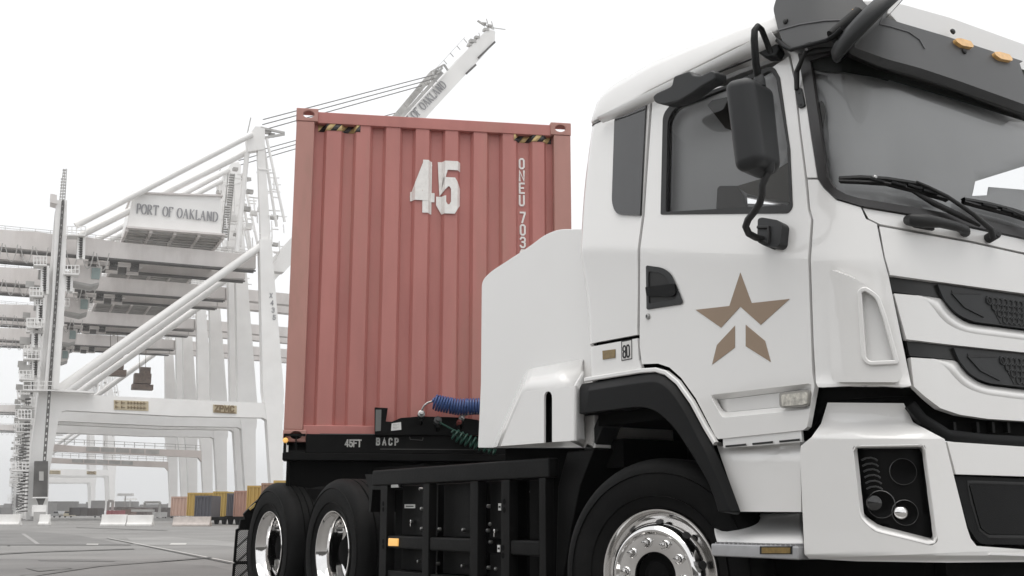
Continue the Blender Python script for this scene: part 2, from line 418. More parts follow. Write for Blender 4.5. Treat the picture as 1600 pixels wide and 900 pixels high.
def lettering(s, o, ex, ez, h, w, m, parent, serif=False, gap=.22, wid=1.0, vertical=False, raise_=.003, warp=None, name='lettering', thick=.002, breaks=None, fit=None):
    """ribbons along the strokes of each letter; ex = reading direction, ez = up, raised off the face"""
    bm = bmesh.new(); ex = V(ex).normalized(); ez = V(ez).normalized(); nn = ex.cross(ez).normalized()
    T = SG if serif else G; x0 = 0.0; y0 = 0.0; nst = 0
    if fit:
        tot = sum(.55 if ch == ' ' else max(p[0] for st in T[ch] for p in st) + gap for ch in s); wid = fit / (h * tot)
    for ch in s:
        if ch == ' ':
            if vertical: y0 -= h * .7
            else: x0 += h * .55 * wid
            continue
        g = T[ch]; wd = max(p[0] for st in g for p in st)
        for st in g:
            P = [V((p[0] * h * wid, p[1] * h)) for p in st]
            P2 = [P[0]] + [b for a, b in zip(P, P[1:]) if (b - a).length > 1e-5]
            closed = (P2[0] - P2[-1]).length < 1e-4
            L = []; R = []
            N = len(P2)
            for i, p in enumerate(P2):
                d1 = (P2[i] - P2[i - 1]).normalized() if i > 0 else ((P2[-1] - P2[-2]).normalized() if closed else None)
                d2 = (P2[i + 1] - P2[i]).normalized() if i < N - 1 else ((P2[1] - P2[0]).normalized() if closed else None)
                d1 = d1 or d2; d2 = d2 or d1
                t = (d1 + d2); t = t.normalized() if t.length > 1e-4 else d1
                nx = V((-t.y, t.x)); cs = max(.5, nx.dot(V((-d1.y, d1.x))))
                ww = w
                if serif: ww = w * (.34 + .66 * abs(t.y)) if not (ch in 'ANK' and d1.x * d1.y > 0) else w * .42
                e = V((0, 0))
                if not closed and not serif:
                    if i == 0: e = -d2 * (w * .5)
                    if i == N - 1: e = d1 * (w * .5)
                L.append(p + e + nx * (ww / 2 / cs)); R.append(p + e - nx * (ww / 2 / cs))
            nst += 1
            def mk(q): return bm.verts.new(V((x0 + q.x, y0 + q.y, (nst % 5) * h * .004)))
            LV = [mk(q) for q in L]; RV = [mk(q) for q in R]
            for i in range(N - 1): bm.faces.new((RV[i], RV[i + 1], LV[i + 1], LV[i]))
        if vertical: y0 -= h * (1 + gap)
        else: x0 += h * wid * (wd + gap)
    if breaks:
        for b in breaks:
            bmesh.ops.bisect_plane(bm, geom=bm.verts[:] + bm.edges[:] + bm.faces[:], dist=1e-5, plane_co=(b, 0, 0), plane_no=(1, 0, 0))
    for v in bm.verts:
        q = v.co.copy(); lift = raise_ + q.z + (warp(q.x) if warp else 0)
        v.co = V(o) + ex * q.x + ez * q.y + nn * lift
    for f in bm.faces:
        if f.normal.dot(nn) < 0: pass
    bm.normal_update()
    for f in list(bm.faces):
        if f.normal.dot(nn) < 0: f.normal_flip()
    return link(name, bm, m, parent, False, 0, solid=thick, flat=True)

# ------------------------------------------------------------------ ground
GZ = 0.0
def groundmat(name, col, sc=.35):
    m = mat(name, col, .75, noise=.13, nscale=sc, bump=.5, bscale=40, dirt=tuple(c * .55 for c in col), dirtamt=.65, spec=.35)
    return m
GM = groundmat('yard_asphalt', (.205, .20, .193)); GM2 = groundmat('darker_asphalt', (.165, .161, .156), .6)
bm = bmesh.new(); vs = [bm.verts.new(p) for p in ((-2500, -600, 0), (600, -600, 0), (600, 3500, 0), (-2500, 3500, 0))]; bm.faces.new(vs)
tag(link('ground', bm, GM), kind='structure')
def gq(pts, z, m, name):                       # flat sheet on the ground, outline given as sight points
    bm = bmesh.new(); bm.faces.new([bm.verts.new((*onp(u, v, (0, 0, 1), 0).xy, z)) for u, v in pts])
    bmesh.ops.recalc_face_normals(bm, faces=bm.faces)
    for f in bm.faces:
        if f.normal.z < 0: f.normal_flip()
    return tag(link(name, bm, m), kind='structure')
gq([(-200, 829), (30, 829), (120, 836), (200, 852), (-200, 852)], .004, GM2, 'asphalt_patch')
gq([(-300, 872), (150, 874), (330, 884), (520, 930), (-300, 930)], .004, GM2, 'asphalt_patch')
gq([(195, 838), (258, 838), (620, 868), (620, 874), (450, 862), (330, 852), (210, 852)], .004, groundmat('pale_concrete', (.245, .24, .232), .5), 'concrete_patch')
LINE = mat('worn_paint_line', (.46, .45, .43), .7, noise=.25, nscale=2); CRACK = mat('dark_joint', (.07, .068, .065), .9, noise=.3)
gq([(168, 841), (171.5, 841), (372, 880), (368, 880.6)], .008, LINE, 'painted_line')
gq([(166, 841.5), (168, 841.4), (362, 881), (359, 881.5)], .008, CRACK, 'ground_joint')
gq([(33, 834), (39, 834), (63, 850.5), (56, 850.5)], .008, mat('faded_paint_line', (.27, .262, .255), .75, noise=.3, nscale=3), 'painted_line')
gq([(136, 850), (154, 850), (153, 852), (134, 852)], .008, LINE, 'painted_line')
gq([(268, 849), (292, 849), (290, 851.5), (264, 851.5)], .008, LINE, 'painted_line')
gq([(12, 852.3), (16, 852.3), (15.4, 853.8), (11.5, 853.8)], .008, CRACK, 'drain_cover')
gq([(-100, 851.6), (205, 851.6), (205, 852.2), (-100, 852.2)], .008, CRACK, 'ground_joint')
gq([(60, 876.4), (180, 877.5), (179, 878.1), (60, 877)], .008, CRACK, 'ground_joint')

SKID = mat('tyre_mark', (.13, .127, .122), .8, noise=.35, nscale=1.5)
for P_ in ([(-60, 868), (60, 862), (210, 857.5), (210, 858.6), (60, 863.6), (-60, 870)], [(30, 900), (150, 884), (330, 871), (332, 872.4), (156, 886), (44, 903)], [(120, 824), (260, 829), (262, 829.7), (118, 824.6)], [(40, 889), (110, 887), (112, 890), (60, 894)]): gq(P_, .012, SKID, 'tyre_mark')

# ------------------------------------------------------------------ the truck
TR = empty('truck', (0, CY, 0), 'white cab over tractor truck with a bronze star on its door', 'truck')
W_ = 5
SIDE = SK(0)
# dark inner structure of the cab: lower body block following the skin 5 cm inside, open above the belt
bm = bmesh.new(); rings = []
def plan(z, off, n=8):
    r = .22; ring = [(-.55, aside(-.5, z) + off), (-.2, aside(-.2, z) + off), (.3, aside(.3, z) + off)]
    cx_ = xfront(.2, z) - off - r; cy_ = aside(.9, z) + off + r
    for k in range(n + 1):
        a = PI / 2 * k / n; ring.append((cx_ + r * math.sin(a), cy_ - r * math.cos(a)))
    for y in (.6, .9, CY): ring.append((xfront(y, z) - off, y))
    full = [(x, y, z) for x, y in ring] + [(x, 2 * CY - y, z) for x, y in ring[-2::-1]]
    return full
for z in (1.22, 1.5, 1.75, 1.86):
    rings.append([bm.verts.new(p) for p in plan(z, .055)])
for A, B in zip(rings, rings[1:]):
    for i in range(len(A)): bm.faces.new((A[i], A[(i + 1) % len(A)], B[(i + 1) % len(A)], B[i]))
bm.faces.new(rings[0][::-1]); bm.faces.new(rings[-1])
bmesh.ops.recalc_face_normals(bm, faces=bm.faces)
link('cab_floor_structure', bm, DARK, TR)

# rear side panel of the cab (wraps round the back corner)
def wrap(w, z, off=0):
    p = wrap0(w, z, off); p.x -= .08 * ss((z - 1.7) / .9) * ss((-.3 - w) / .2); return p
def wrap0(w, z, off=0):
    if w >= -.5: return V((w, aside(w, z) + off, z))
    a = aside(-.5, z) + off; th = (-.5 - w) / .1
    if th <= PI / 2: return V((-.5 - .1 * math.sin(th), a + .1 * (1 - math.cos(th)), z))
    return V((-.6, a + .1 + (-.5 - w - .157), z))
def wz(u, v, off=0):
    p = S0(u, v, off); return (p.x * 100, p.z * 100)
SWR = lambda a, b: wrap(a / 100, b / 100)
rear = [wz(1016, 150), wz(1003, 338), wz(996.5, 388), wz(995.5, 510), wz(996, 523), wz(912, 538.5), (-60, 162.5), (-78, 163), (-78, 284), (-50, 284)]
qw = rnd([wz(1012, 152.5), wz(975.5, 169, 0) + (5,), wz(968, 182) + (5,), wz(959.5, 318) + (5,), wz(965, 335) + (5,), wz(1003, 337)], 1.0)
panel('cab_rear_panel', rear, SWR, WHITE, TR, .02, 1.6, hole=None)
panel('quarter_panel', qw, lambda a, b: wrap(a / 100, b / 100, -.012), GLOSSB, TR, .02, 7, .005)
low = [wz(911, 544), wz(996, 528.5), wz(998, 562), wz(1003, 578), wz(915, 592), wz(909, 597), (-60, 144), (-78, 144), (-78, 160.8), (-60, 160.5)]
lo = panel('cab_lower_corner', low, SWR, WHITE, TR, .02, 1.6)
panel('side_reflector', [(941, 548), (961, 545.5), (961, 559), (941.5, 562)], SK(-.004), REFL, lo, .003, 20, .001)
stk = panel('speed_sticker', [(970.5, 533), (987, 530), (987.3, 561), (971, 564)], SK(-.002), mat('sticker_black', (.03, .03, .03), .5), lo, .002, 20, 0)
panel('sticker_face', [(972, 534.5), (986, 531.7), (986.2, 559.8), (972.3, 562.3)], SK(-.0045), mat('sticker_white', (.72, .71, .69), .5), lo, .002, 20, 0)
a_ = S0(973.6, 559, -.0065); b_ = S0(985.5, 556.6, -.0065); c_ = S0(973.4, 541, -.0065)
lettering('80', a_, b_ - a_, (0, 0, 1), (c_ - a_).z, .008, SEAL, lo, gap=.2, wid=.72, raise_=.0, name='speed_number')
# small windscreen of roof joint behind the quarter panel
mb = MB(); mb.tube([wrap(w, 2.834, -.001) for w in (-.30, -.36, -.42, -.48, -.52, -.545)], .004, 6); mb.done('roof_joint', SEAL, TR)

# door with window opening
door = [(1020, 151), (1050, 141.5), (1100, 122), (1140, 104), (1175, 92), (1205, 84), (1222, 79), (1232, 88), (1240, 122), (1248, 200), (1257.5, 279), (1262, 326), (1267, 343),
        (1262.5, 404), (1266, 500), (1269, 582), (1272.5, 604), (1261, 667), (1255, 672), (1122, 686), (1118, 682), (1087, 622), (1064, 590), (1046, 574), (1028, 568), (1003, 569), (999.5, 540), (999.5, 510), (1000.5, 388), (1007, 338)]
wout = rnd([(1032, 335), (1035.5, 178, 12), (1050, 161, 10), (1133, 134), (1190, 108.5), (1208, 102.5, 8), (1218, 121), (1234, 233), (1238, 324, 6), (1231, 333, 4)], 2)
recess = [(1110, 617), (1273, 598), (1269, 639), (1127, 653)]
def inside_depth(P, u, v, s=9.0):
    d = 1e9; n = len(P)
    for i in range(n):
        a, b = P[i], P[(i + 1) % n]; ex, ey = b[0] - a[0], b[1] - a[1]; L = math.hypot(ex, ey)
        d = min(d, (ex * (v - a[1]) - ey * (u - a[0])) / L)
    return ss(d / s)
def doorsurf(u, v):
    off = 0
    if v > 590 and u > 1095: off = .035 * inside_depth(recess, u, v, 10)
    # turned-out wheel arch lip
    return S0(u, v, off)
recess_o = rnd([(1110, 617), (1268, 598.5), (1266, 639.5), (1128, 653)], 3)
recess_i = rnd([(1119, 625.5), (1263, 608), (1261, 632), (1133, 644)], 3)
D = panel('door', door, SIDE, WHITE, TR, .025, 9, .003, hole=[wout, recess_o])
glo = rnd([(1040, 331), (1043, 187, 12), (1054, 168, 9), (1100, 151), (1187, 118), (1204, 109, 6), (1213, 124), (1230, 228), (1233.5, 320, 4)], 2)
RECESS = (recess_o, recess_i)
panel('window_seal', wout, SK(-.004), SEAL, D, .02, 12, .004, hole=glo)
panel('side_window', glo, SK(.012), GLASS, D, 0, 30, 0)
hp = rnd([(1009, 414.5, 2), (1034, 418, 5), (1048, 426, 8), (1058, 448), (1067.5, 472, 6), (1065, 475.5, 3), (1010, 484, 2)], 2)
hin = rnd([(1013, 424, 4), (1034, 427, 8), (1043, 436, 6), (1057, 462, 4), (1055, 468, 3), (1014, 475, 3)], 3)
HANDLE = (hp, hin)
panel('handle_recess', hin, SK(-.0015), SEAL, D, .003, 12, 0)
panel('door_handle', rnd([(1008, 448.5, 2), (1053, 443, 3), (1056, 458, 4), (1050, 463, 3), (1010, 463, 3)], 2), SK(-.014), PLAST, D, .014, 12, .005)
mb = MB(); c0 = S0(1012, 494.5, -.004); mb.lathe([(.0, .006), (.011, .006), (.014, .002), (.014, -.006)], c0, (0, -1, 0), 16); mb.done('door_lock', STEEL, D, True)
mb = MB(); mb.box(c0 + V((-.002, -.0085, -.006)), c0 + V((.002, -.006, .006))); mb.done('keyhole', SEAL, D)
# star emblem, three pieces
EM = [('star_emblem', [(1156.5, 426), (1174, 473.5), (1233.5, 467), (1188.5, 507.5), (1156.5, 479), (1126.5, 512), (1086.5, 484), (1139.5, 478)]),
      ('star_emblem', [(1148, 509), (1148, 543), (1112.5, 569.5), (1120, 539)]), ('star_emblem', [(1165, 507.5), (1195, 532.5), (1204, 565.5), (1165, 541)])]
for n_, P in EM: panel(n_, P, SK(-.002), BRONZE, D, .002, 30, 0)
# side marker lamp
sl_ = panel('side_lamp', rnd([(1217, 614), (1263, 609), (1265, 614), (1263, 631), (1257, 635), (1221, 638), (1218, 634)], 3), SK(-.012), mat('lamp_housing', (.3, .29, .27), .35), D, .02, 12, .004)
panel('lamp_glass', rnd([(1220, 617), (1261, 612.5), (1261.5, 630), (1256, 632), (1222, 635)], 3), SK(-.017), mat('lamp_clear', (.55, .53, .48), .12, coat=.6, noise=.35, nscale=60), D, .006, 10, .002)
# panel seams and the bright arch lip
bead('wheel_arch_lip', [(915, 593.5), (1003, 579.5), (1026, 578), (1042, 583), (1060, 598), (1082, 629), (1103, 668), (1118, 693)], SK(-.006), WHITE, TR, .022, .02)
bead('vent_strip', [(1131, 690.5), (1190, 686), (1254, 680)], SK(.012), WHITE2, TR, .052, .01)
for k in range(3):
    a = 1134 + k * 42; bead('vent_slot', [(a, 697.5 - k * 3.8), (a + 32, 694.5 - k * 3.8)], SK(.006), SEAL, TR, .008, .004)

# pillar, corner and front panels
panel('windscreen_pillar', [(1228, 78), (1246, 82), (1250, 92), (1265, 200), (1277, 277.5), (1261, 277.5), (1251, 200), (1243, 122), (1235, 86)], SK(0), WHITE, TR, .03, 14)
corner = [(1262, 280.5), (1278, 280.5), (1287, 294), (1307, 313), (1345, 324), (1353, 342), (1370, 350), (1380.5, 402), (1388.5, 432), (1424, 603), (1412, 605), (1350, 602), (1290, 605), (1278, 605), (1275, 598), (1271.5, 540), (1267, 408), (1271, 344), (1266, 326)]
vane = [(1296, 421), (1326, 431), (1352, 444), (1372, 466), (1385, 497), (1411, 588), (1404, 597), (1303, 597), (1299, 590), (1294, 470)]
def cornersurf(u, v):
    return S0(u, v, .012 * ss((v - 588) / 14) * -1 if v > 588 else 0)
CP = panel('corner_panel', corner, cornersurf, WHITE, TR, .025, 8)
vin = rnd([(1343, 455, 6), (1352, 451, 6), (1371, 464, 8), (1382, 495), (1401.5, 566, 3), (1358, 568, 10), (1350, 560, 6)], 3)
panel('air_deflector', rnd(vane, 5), lambda u, v: S0(u, v, -.034), WHITE, CP, .045, 7, .009, hole=vin)
bead('deflector_rim', vin, SK(-.036), WHITE, CP, .016, .014, closed=True, step=5)
panel('deflector_recess', vin, SK(-.014), WHITE2, CP, .008, 12, .002)
def E_(z): return fp(CY + .02, z)
panel('cowl_panel', [(1348, 325), (1442, 341), (1600, 375), E_(1.885), E_(1.83), (1600, 394.5), (1519, 376.5), (1375, 350), (1357, 341)], SK(.004), WHITE, TR, .025, 10, mirror=True)
def lidsurf(u, v):
    return S0(u, v, -.006)
LID = panel('front_lid', [(1374, 353.5), (1519, 380), (1600, 398), E_(1.82), E_(1.655), (1600, 458.5), (1466, 440), (1391, 429.5), (1383, 402)], lidsurf, WHITE, TR, .03, 10, .006, mirror=True)
# grille strips
def strip(tl, tm, tr, br, bm_, bl, zt, zb, mesh, zoff):
    top = [tl, tm, tr, E_(zt)]
    P = panel('grille_strip', rnd([tl, tm, tr, E_(zt), E_(zb)] + br + [bm_, bl], 0, 6), SK(.016), STRIP, TR, .02, 12, .004, mirror=True)
    return P
g1 = strip((1390, 432.5), (1466, 442.5), (1600, 461.5), [(1600, 515), (1516, 504, 22), (1490, 490, 16)], (1471, 465, 9), (1395, 456), 1.65, 1.508, None, 0)
g2 = strip((1416, 532), (1490, 541.5), (1600, 553), [(1600, 607), (1540, 599.5, 22), (1513, 586, 16)], (1494, 562, 9), (1421.5, 556), 1.41, 1.27, None, 0)
def insert(parent, tl, zt, zb, lows, m0, mz):
    fr_ = rnd([tl, (1600, tl[1] + 22), E_(zt - .012), E_(zb + .012)] + lows, 2)
    panel('grille_insert', fr_, SK(.004), PLASTD, parent, .014, 12, .006, mirror=True)
    bead('insert_rib', [(tl[0] + 22, tl[1] + 14), (tl[0] + 42, tl[1] + 36), (tl[0] + 72, tl[1] + 51)], SK(.002), PLASTD, parent, .006, .006)
    panel('insert_notch', [(tl[0] + 22, tl[1] + 9.5), (tl[0] + 68, tl[1] + 13.5), (tl[0] + 68, tl[1] + 15.5), (tl[0] + 24, tl[1] + 15)], SK(.002), SEAL, parent, .003, 20, 0)
    # honeycomb: a dark pocket floor and a web of six-sided cells
    y0 = S0(*m0).y; z0, z1 = mz
    web = MB(); R_ = .0175; dx = R_ * math.sqrt(3); rows = 4
    for r in range(rows):
        zc = z1 - R_ * 1.0 - r * (z1 - z0 - 2 * R_) / (rows - 1)
        k = 0
        while True:
            yc = y0 + (r * .5) * dx + .012 * r + k * dx + (0 if r % 2 == 0 else 0)
            if yc > 2 * CY - y0: break
            pts = []
            for j in range(6):
                a = math.radians(60 * j + 30); y = yc + R_ * .88 * math.cos(a); z = zc + R_ * .88 * math.sin(a)
                pts.append(V((xfront(y, z) - .001, y, z)))
            web.tube(pts, .0028, 5, closed=True); k += 1
    o = web.done('honeycomb_mesh', PLASTD, parent, True); o['kind'] = 'stuff'
    P = [fp(y0 - .015, z1), fp(CY + .1, z1), fp(CY + .1, z0), fp(y0 + .05, z0)]
    panel('mesh_backing', P, SK(.002), SEAL, parent, .002, 20, 0, mirror=True)
insert(g1, (1465, 444), 1.648, 1.51, [(1600, 513), (1518, 502, 22), (1492, 488.5, 16), (1474, 466, 10)], (1545, 462), (1.520, 1.625))
insert(g2, (1490, 543), 1.408, 1.272, [(1600, 605), (1541, 598, 22), (1515, 584.5, 16), (1498, 562, 10)], (1566, 556), (1.283, 1.390))
FA1 = catm([(1438, 461.5), (1458, 464.5), (1472, 468), (1480, 479), (1491, 491), (1514, 505), (1560, 511.5), (1600, 516.8), E_(1.503)], 4)
FB1 = catm([(1430, 461.5), (1446, 468), (1458, 480), (1470, 496), (1486, 509), (1512, 519), (1560, 526), (1600, 531), E_(1.468)], 4)
FA2 = catm([(1462, 560.5), (1482, 562.5), (1495, 565), (1503, 575), (1514, 587), (1538, 600.5), (1570, 605.5), (1600, 609), E_(1.265)], 4)
FB2 = catm([(1454, 560.5), (1468, 566), (1481, 577), (1494, 592), (1510, 605), (1536, 615), (1570, 620.5), (1600, 624), E_(1.228)], 4)
for a_, b_2 in ((FA1, FB1), (FA2, FB2)): loft('front_panel_flank', [(a_, .016), (b_2, -.0045)], WHITE, TR, 48, .01, 0, mirror=True)
MID = panel('front_middle_panel', [(1397, 458.5)] + FB1[:-1] + [E_(1.468), E_(1.415), (1600, 550.5), (1490, 539), (1416.5, 530)], SK(-.004), WHITE, TR, .03, 9, .008, mirror=True)
SKT = panel('front_lower_panel', [(1423, 558.5)] + FB2[:-1] + [E_(1.228), E_(1.14), (1600, 658), (1545, 654.5), (1500, 648), (1470, 638), (1446, 620), (1428, 604)], SK(-.004), WHITE, TR, .03, 9, .008, mirror=True)
panel('front_gap_trim', [(1281, 606), (1426, 608), (1446, 623), (1470, 641), (1500, 651), (1600, 661), E_(1.135), E_(1.05), (1600, 695), (1478, 684), (1427, 658), (1413, 628), (1292, 628), (1280, 650), (1266, 676), (1262, 672)], SK(.06), DARK, TR, .02, 14, 0, mirror=True)
bead('gap_rail', [(1422, 632), (1440, 655), (1480, 680), (1540, 687), (1600, 690)], SK(.03), PLAST, TR, .04, .03)
for u in (1488, 1524, 1548, 1572):
    mb = MB(); p = S0(u, 668, .05); mb.box(p + V((-.02, -.008, -.02)), p + V((.012, .008, .02))); mb.done('gap_bracket', PLAST, TR)

# bumper
def bumpsurf(u, v):
    k = ss((v - 652) / 34); edge = 0
    return S0(u, v, .062 * (1 - k) - .0 + .03 * ss((v - 866) / 12) - .008)
hl = rnd([(1333, 700, 5), (1441, 699, 7), (1461, 839, 5), (1455, 843, 3), (1372, 822, 6), (1347, 804, 8)], 4)
hlo = rnd([(1331, 696, 9), (1446, 694, 7), (1466, 846, 5), (1456, 853, 6), (1366, 831, 8), (1343, 810, 10)], 5)
bump = [(1293, 629), (1412, 630), (1427, 660), (1476, 686), (1490, 742), (1511, 825), (1517, 842), (1526, 853), (1600, 858.5), E_(.665), E_(.605), (1600, 878), (1480, 879), (1340, 877), (1264, 873), (1257, 866), (1250, 712), (1251, 697), (1268, 683), (1283, 662)]
BU = panel('bumper', bump, bumpsurf, WHITE, TR, .03, 7, .006, hole=hlo, mirror=True)
def bevelsurf(u, v): return S0(u, v, -.008)
# sloping white surround of the headlamp
bm = bmesh.new(); n_ = 48
def resample(P, n):
    L = [0]; Q = P + [P[0]]
    for a, b in zip(Q, Q[1:]): L.append(L[-1] + math.hypot(b[0] - a[0], b[1] - a[1]))
    out = []
    for k in range(n):
        d = L[-1] * k / n
        i = max(j for j in range(len(P)) if L[j] <= d + 1e-9); t = (d - L[i]) / max(1e-6, L[i + 1] - L[i])
        out.append((Q[i][0] + (Q[i + 1][0] - Q[i][0]) * t, Q[i][1] + (Q[i + 1][1] - Q[i][1]) * t))
    return out
ro = resample(hlo, n_); ri = resample(hl, n_)
A = [bm.verts.new(bevelsurf(*p)) for p in ro]; B = [bm.verts.new(S0(*p, .03)) for p in ri]
for i in range(n_): bm.faces.new((A[i], A[(i + 1) % n_], B[(i + 1) % n_], B[i]))
bmesh.ops.recalc_face_normals(bm, faces=bm.faces)
link('headlamp_surround', bm, WHITE, BU, True, solid=.004)
HL = panel('headlamp', hl, SK(.045), mat('lamp_black', (.007, .007, .007), .3, spec=.14), TR, .02, 16, 0)
for v0 in (716, 725, 734, 743, 752, 761):
    u0 = 1346 + (v0 - 716) * .18
    bead('lamp_rib', [(u0, v0 + 3), (u0 + 6, v0), (u0 + 14, v0 - 1), (u0 + 21, v0 + 1), (u0 + 25, v0 + 4)], SK(.038), mat('lamp_rib_grey', (.06, .06, .06), .3), HL, .006, .006)
def bowl(u, v, r, m, ring=True, bulb=False):
    c = S0(u, v, .036); e1 = (S0(u + 4, v, .036) - c); e2 = (S0(u, v + 4, .036) - c); nn = e1.cross(e2).normalized()
    if nn.dot(EYE - c) < 0: nn = -nn
    mb = MB(); mb.lathe([(r, .004), (r * 1.06, .002), (r * 1.06, -.006)], c, nn, 28); mb.done('lamp_ring', mat('lamp_ring_grey', (.05, .05, .05), .25), HL, True)
    mb = MB(); mb.lathe([(r, .0), (r * .8, -.003), (r * .45, -.005), (.001, -.006)], c, nn, 28); mb.done('lamp_bowl', m, HL, True)
    if bulb:
        mb = MB(); mb.lathe([(r * .62, 0), (r * .5, .01), (r * .25, .016), (.001, .018)], c + e1.normalized() * (-r * .3), nn, 20); mb.done('lamp_projector', CHROME, HL, True)
LB = mat('lamp_bowl_dark', (.004, .004, .004), .35, spec=.06); bowl(1411, 737, .046, LB); bowl(1377, 788, .048, LB, bulb=False); bowl(1414, 801, .044, LB, bulb=True)
c = S0(1366, 786, .034); mb = MB(); mb.lathe([(.03, 0), (.026, .008), (.012, .013), (.001, .014)], c, (.8, -.6, 0), 20); mb.done('lamp_projector', mat('smoked_lens', (.02, .02, .02), .08, coat=.5), HL, True)
panel('bumper_centre', [(1480, 690), (1600, 698), E_(1.042), E_(.93), (1600, 744.5), (1493.5, 741), (1488, 720)], SK(-.002), WHITE, TR, .03, 12, .008, mirror=True)
ins = rnd([(1491.5, 744), (1600, 748), E_(.925), E_(.672), (1600, 851), (1530, 850, 10), (1513, 824)], 2)
I_ = panel('bumper_grille', ins, SK(.02), PLAST, TR, .02, 14, .005, mirror=True)
panel('bumper_grille_plate', rnd([(1515, 757, 3), (1600, 760), E_(.9), E_(.7), (1600, 835), (1545, 835, 10), (1533, 825)], 2), SK(.014), PLAST, I_, .008, 14, .004, mirror=True)
bead('plate_groove', [(1600, 756), (1512, 753), (1518, 785), (1531, 828), (1545, 838), (1600, 839)], SK(.02), SEAL, I_, .012, .004)
panel('bumper_lip', [(1548, 864), (1600, 866), E_(.645), E_(.632), (1600, 869), (1546, 867)], SK(-.012), WHITE2, BU, .006, 12, .002, mirror=True)

# windscreen
wso = [(1247, 85), (1300, 60), (1372, 98), (1480, 131), (1600, 176), E_(2.555), E_(1.892), (1600, 371), (1442, 337), (1343, 321), (1307, 310), (1287, 292), (1278, 279), (1266, 200)]
wsi = [(1262, 92), (1310, 80), (1372, 106), (1480, 139), (1600, 184), E_(2.54), E_(1.925), (1600, 356), (1442, 325.5), (1343, 310.5), (1322, 304), (1302, 293), (1291, 278), (1279, 200)]
panel('windscreen_seal', wso[:5] + [E_(2.555), E_(2.54)] + wsi[4::-1] + wsi[:0:-1][:7] + [E_(1.925), E_(1.892)][:0] + [], SK(-.006), SEAL, TR, .02, 14, .004) if False else None
def ringpanel(name, o, i, surf, m, parent, thick=.02, cell=14, bev=.004, mirror=True):
    return panel(name, o + i[::-1], surf, m, parent, thick, cell, bev, mirror=mirror)
# open ring (the centre line is closed by the mirror): start at the top centre, run left and round to the bottom centre
oo = [E_(2.555), (1600, 176), (1480, 131), (1372, 98), (1300, 60), (1247, 85), (1266, 200), (1278, 279), (1287, 292), (1307, 310), (1343, 321), (1442, 337), (1600, 371), E_(1.892)]
ii = [E_(2.535), (1600, 184), (1480, 139), (1372, 106), (1310, 80), (1266, 95), (1281, 200), (1292, 276), (1303, 293), (1322, 303.5), (1343, 309.5), (1442, 326), (1600, 356.5), E_(1.925)]
WS = panel('windscreen', ii, SK(.010), GLASS, TR, 0, 30, 0, mirror=True)
ringpanel('windscreen_seal', oo, ii, SK(-.006), mat('windscreen_frit', (.022, .02, .02), .35), TR)
panel('windscreen_sun_band', [E_(2.54), (1600, 182), (1480, 137), (1372, 104), (1310, 78), (1264, 93), (1266, 107), (1290, 112), (1320, 112.5), (1360, 119), (1388, 126), (1390, 124.5), (1480, 151), (1600, 188.5), E_(2.49)], SK(.004), mat('sun_band', (.008, .009, .008), .4, spec=.12), WS, .003, 14, 0, mirror=True)

# cab interior: headliner, back wall with its window, far side, dashboard, seat
mb = MB()
def inner(z, o): return [(-.54, aside(-.5, z) + o), (.4, aside(.4, z) + o), (.75, aside(.75, z) + o + .05), (xfront(.35, z) - .1, .42), (xfront(CY, z) - .1, CY)]
def loop(z, o):
    r = inner(z, o); return [V((x, y, z)) for x, y in r] + [V((x, 2 * CY - y, z)) for x, y in r[-2::-1]]
mb.prism(loop(2.79, .06), (0, 0, .02)); mb.done('headliner', LININ, TR)
panel('back_wall', [(1, 1), (2, 2), (3, 3)], SX(-.5), LININ, TR) if False else None
bm = bmesh.new()
def quadx(x, y0, y1, z0, z1): bm.faces.new([bm.verts.new(p) for p in ((x, y0, z0), (x, y1, z0), (x, y1, z1), (x, y0, z1))])
quadx(-.53, .21, 1.17, 1.4, 2.80); quadx(-.53, 1.53, 2.29, 1.4, 2.80); quadx(-.53, 1.17, 1.53, 1.4, 2.535); quadx(-.53, 1.17, 1.53, 2.585, 2.80)
bmesh.ops.remove_doubles(bm, verts=bm.verts, dist=1e-4)
link('cab_back_wall', bm, LININ, TR, solid=.03)
# far side wall with the far door's window opening
bm = bmesh.new()
def sp(x, z): return V((x, 2 * CY - aside(x, z) - .03, z))
def quads(x0, x1, z0, z1):
    bm.faces.new([bm.verts.new(sp(x, z)) for x, z in ((x0, z0), (x1, z0), (x1, z1), (x0, z1))])
quads(-.53, .03, 1.4, 2.78); quads(.03, .95, 1.4, 2.16); quads(.03, .90, 2.765, 2.78)
bmesh.ops.remove_doubles(bm, verts=bm.verts, dist=1e-4)
link('far_door', bm, WHITE2, TR, solid=.03)
mb = MB(); mb.prism([V((.72, y, z)) if False else V((x, .14, z)) for x, z in ((.75, 1.9), (.72, 2.02), (.85, 2.07), (1.05, 1.98), (1.15, 1.9))], (0, 2.2, 0)); mb.done('dashboard', INTD, TR, bevel=.02)
mb = MB(); mb.box((-.42, .28, 1.65), (-.2, .8, 2.3)); mb.box((-.42, .28, 1.5), (.15, .8, 1.7)); mb.box((-.40, .38, 2.28), (-.27, .70, 2.53)); mb.done('seat', INTD, TR, bevel=.05)
mb = MB(); mb.prism([onp(u, v, (1, 0, 0), -.49) for u, v in ((1150, 293), (1236, 262), (1262, 262), (1262, 328), (1234, 319.5), (1170, 303.5))], (.01, 0, 0)); mb.bm.free(); mb = MB(); mb.prism([S0(u, v, .045) for u, v in ((1150, 291), (1190, 279), (1231, 254), (1233, 317), (1200, 311.5), (1168, 303))], V((0, .01, 0))); mb.done('side_sun_screen', mat('brown_blind', (.06, .052, .036), .7), TR)
mb = MB(); mb.prism([S0(u, v, .05) for u, v in ((1120, 294), (1124, 290), (1150, 290), (1160, 305), (1166, 326), (1118, 327))], V((0, .012, 0))); mb.done('headrest', INTD, TR, bevel=.02)
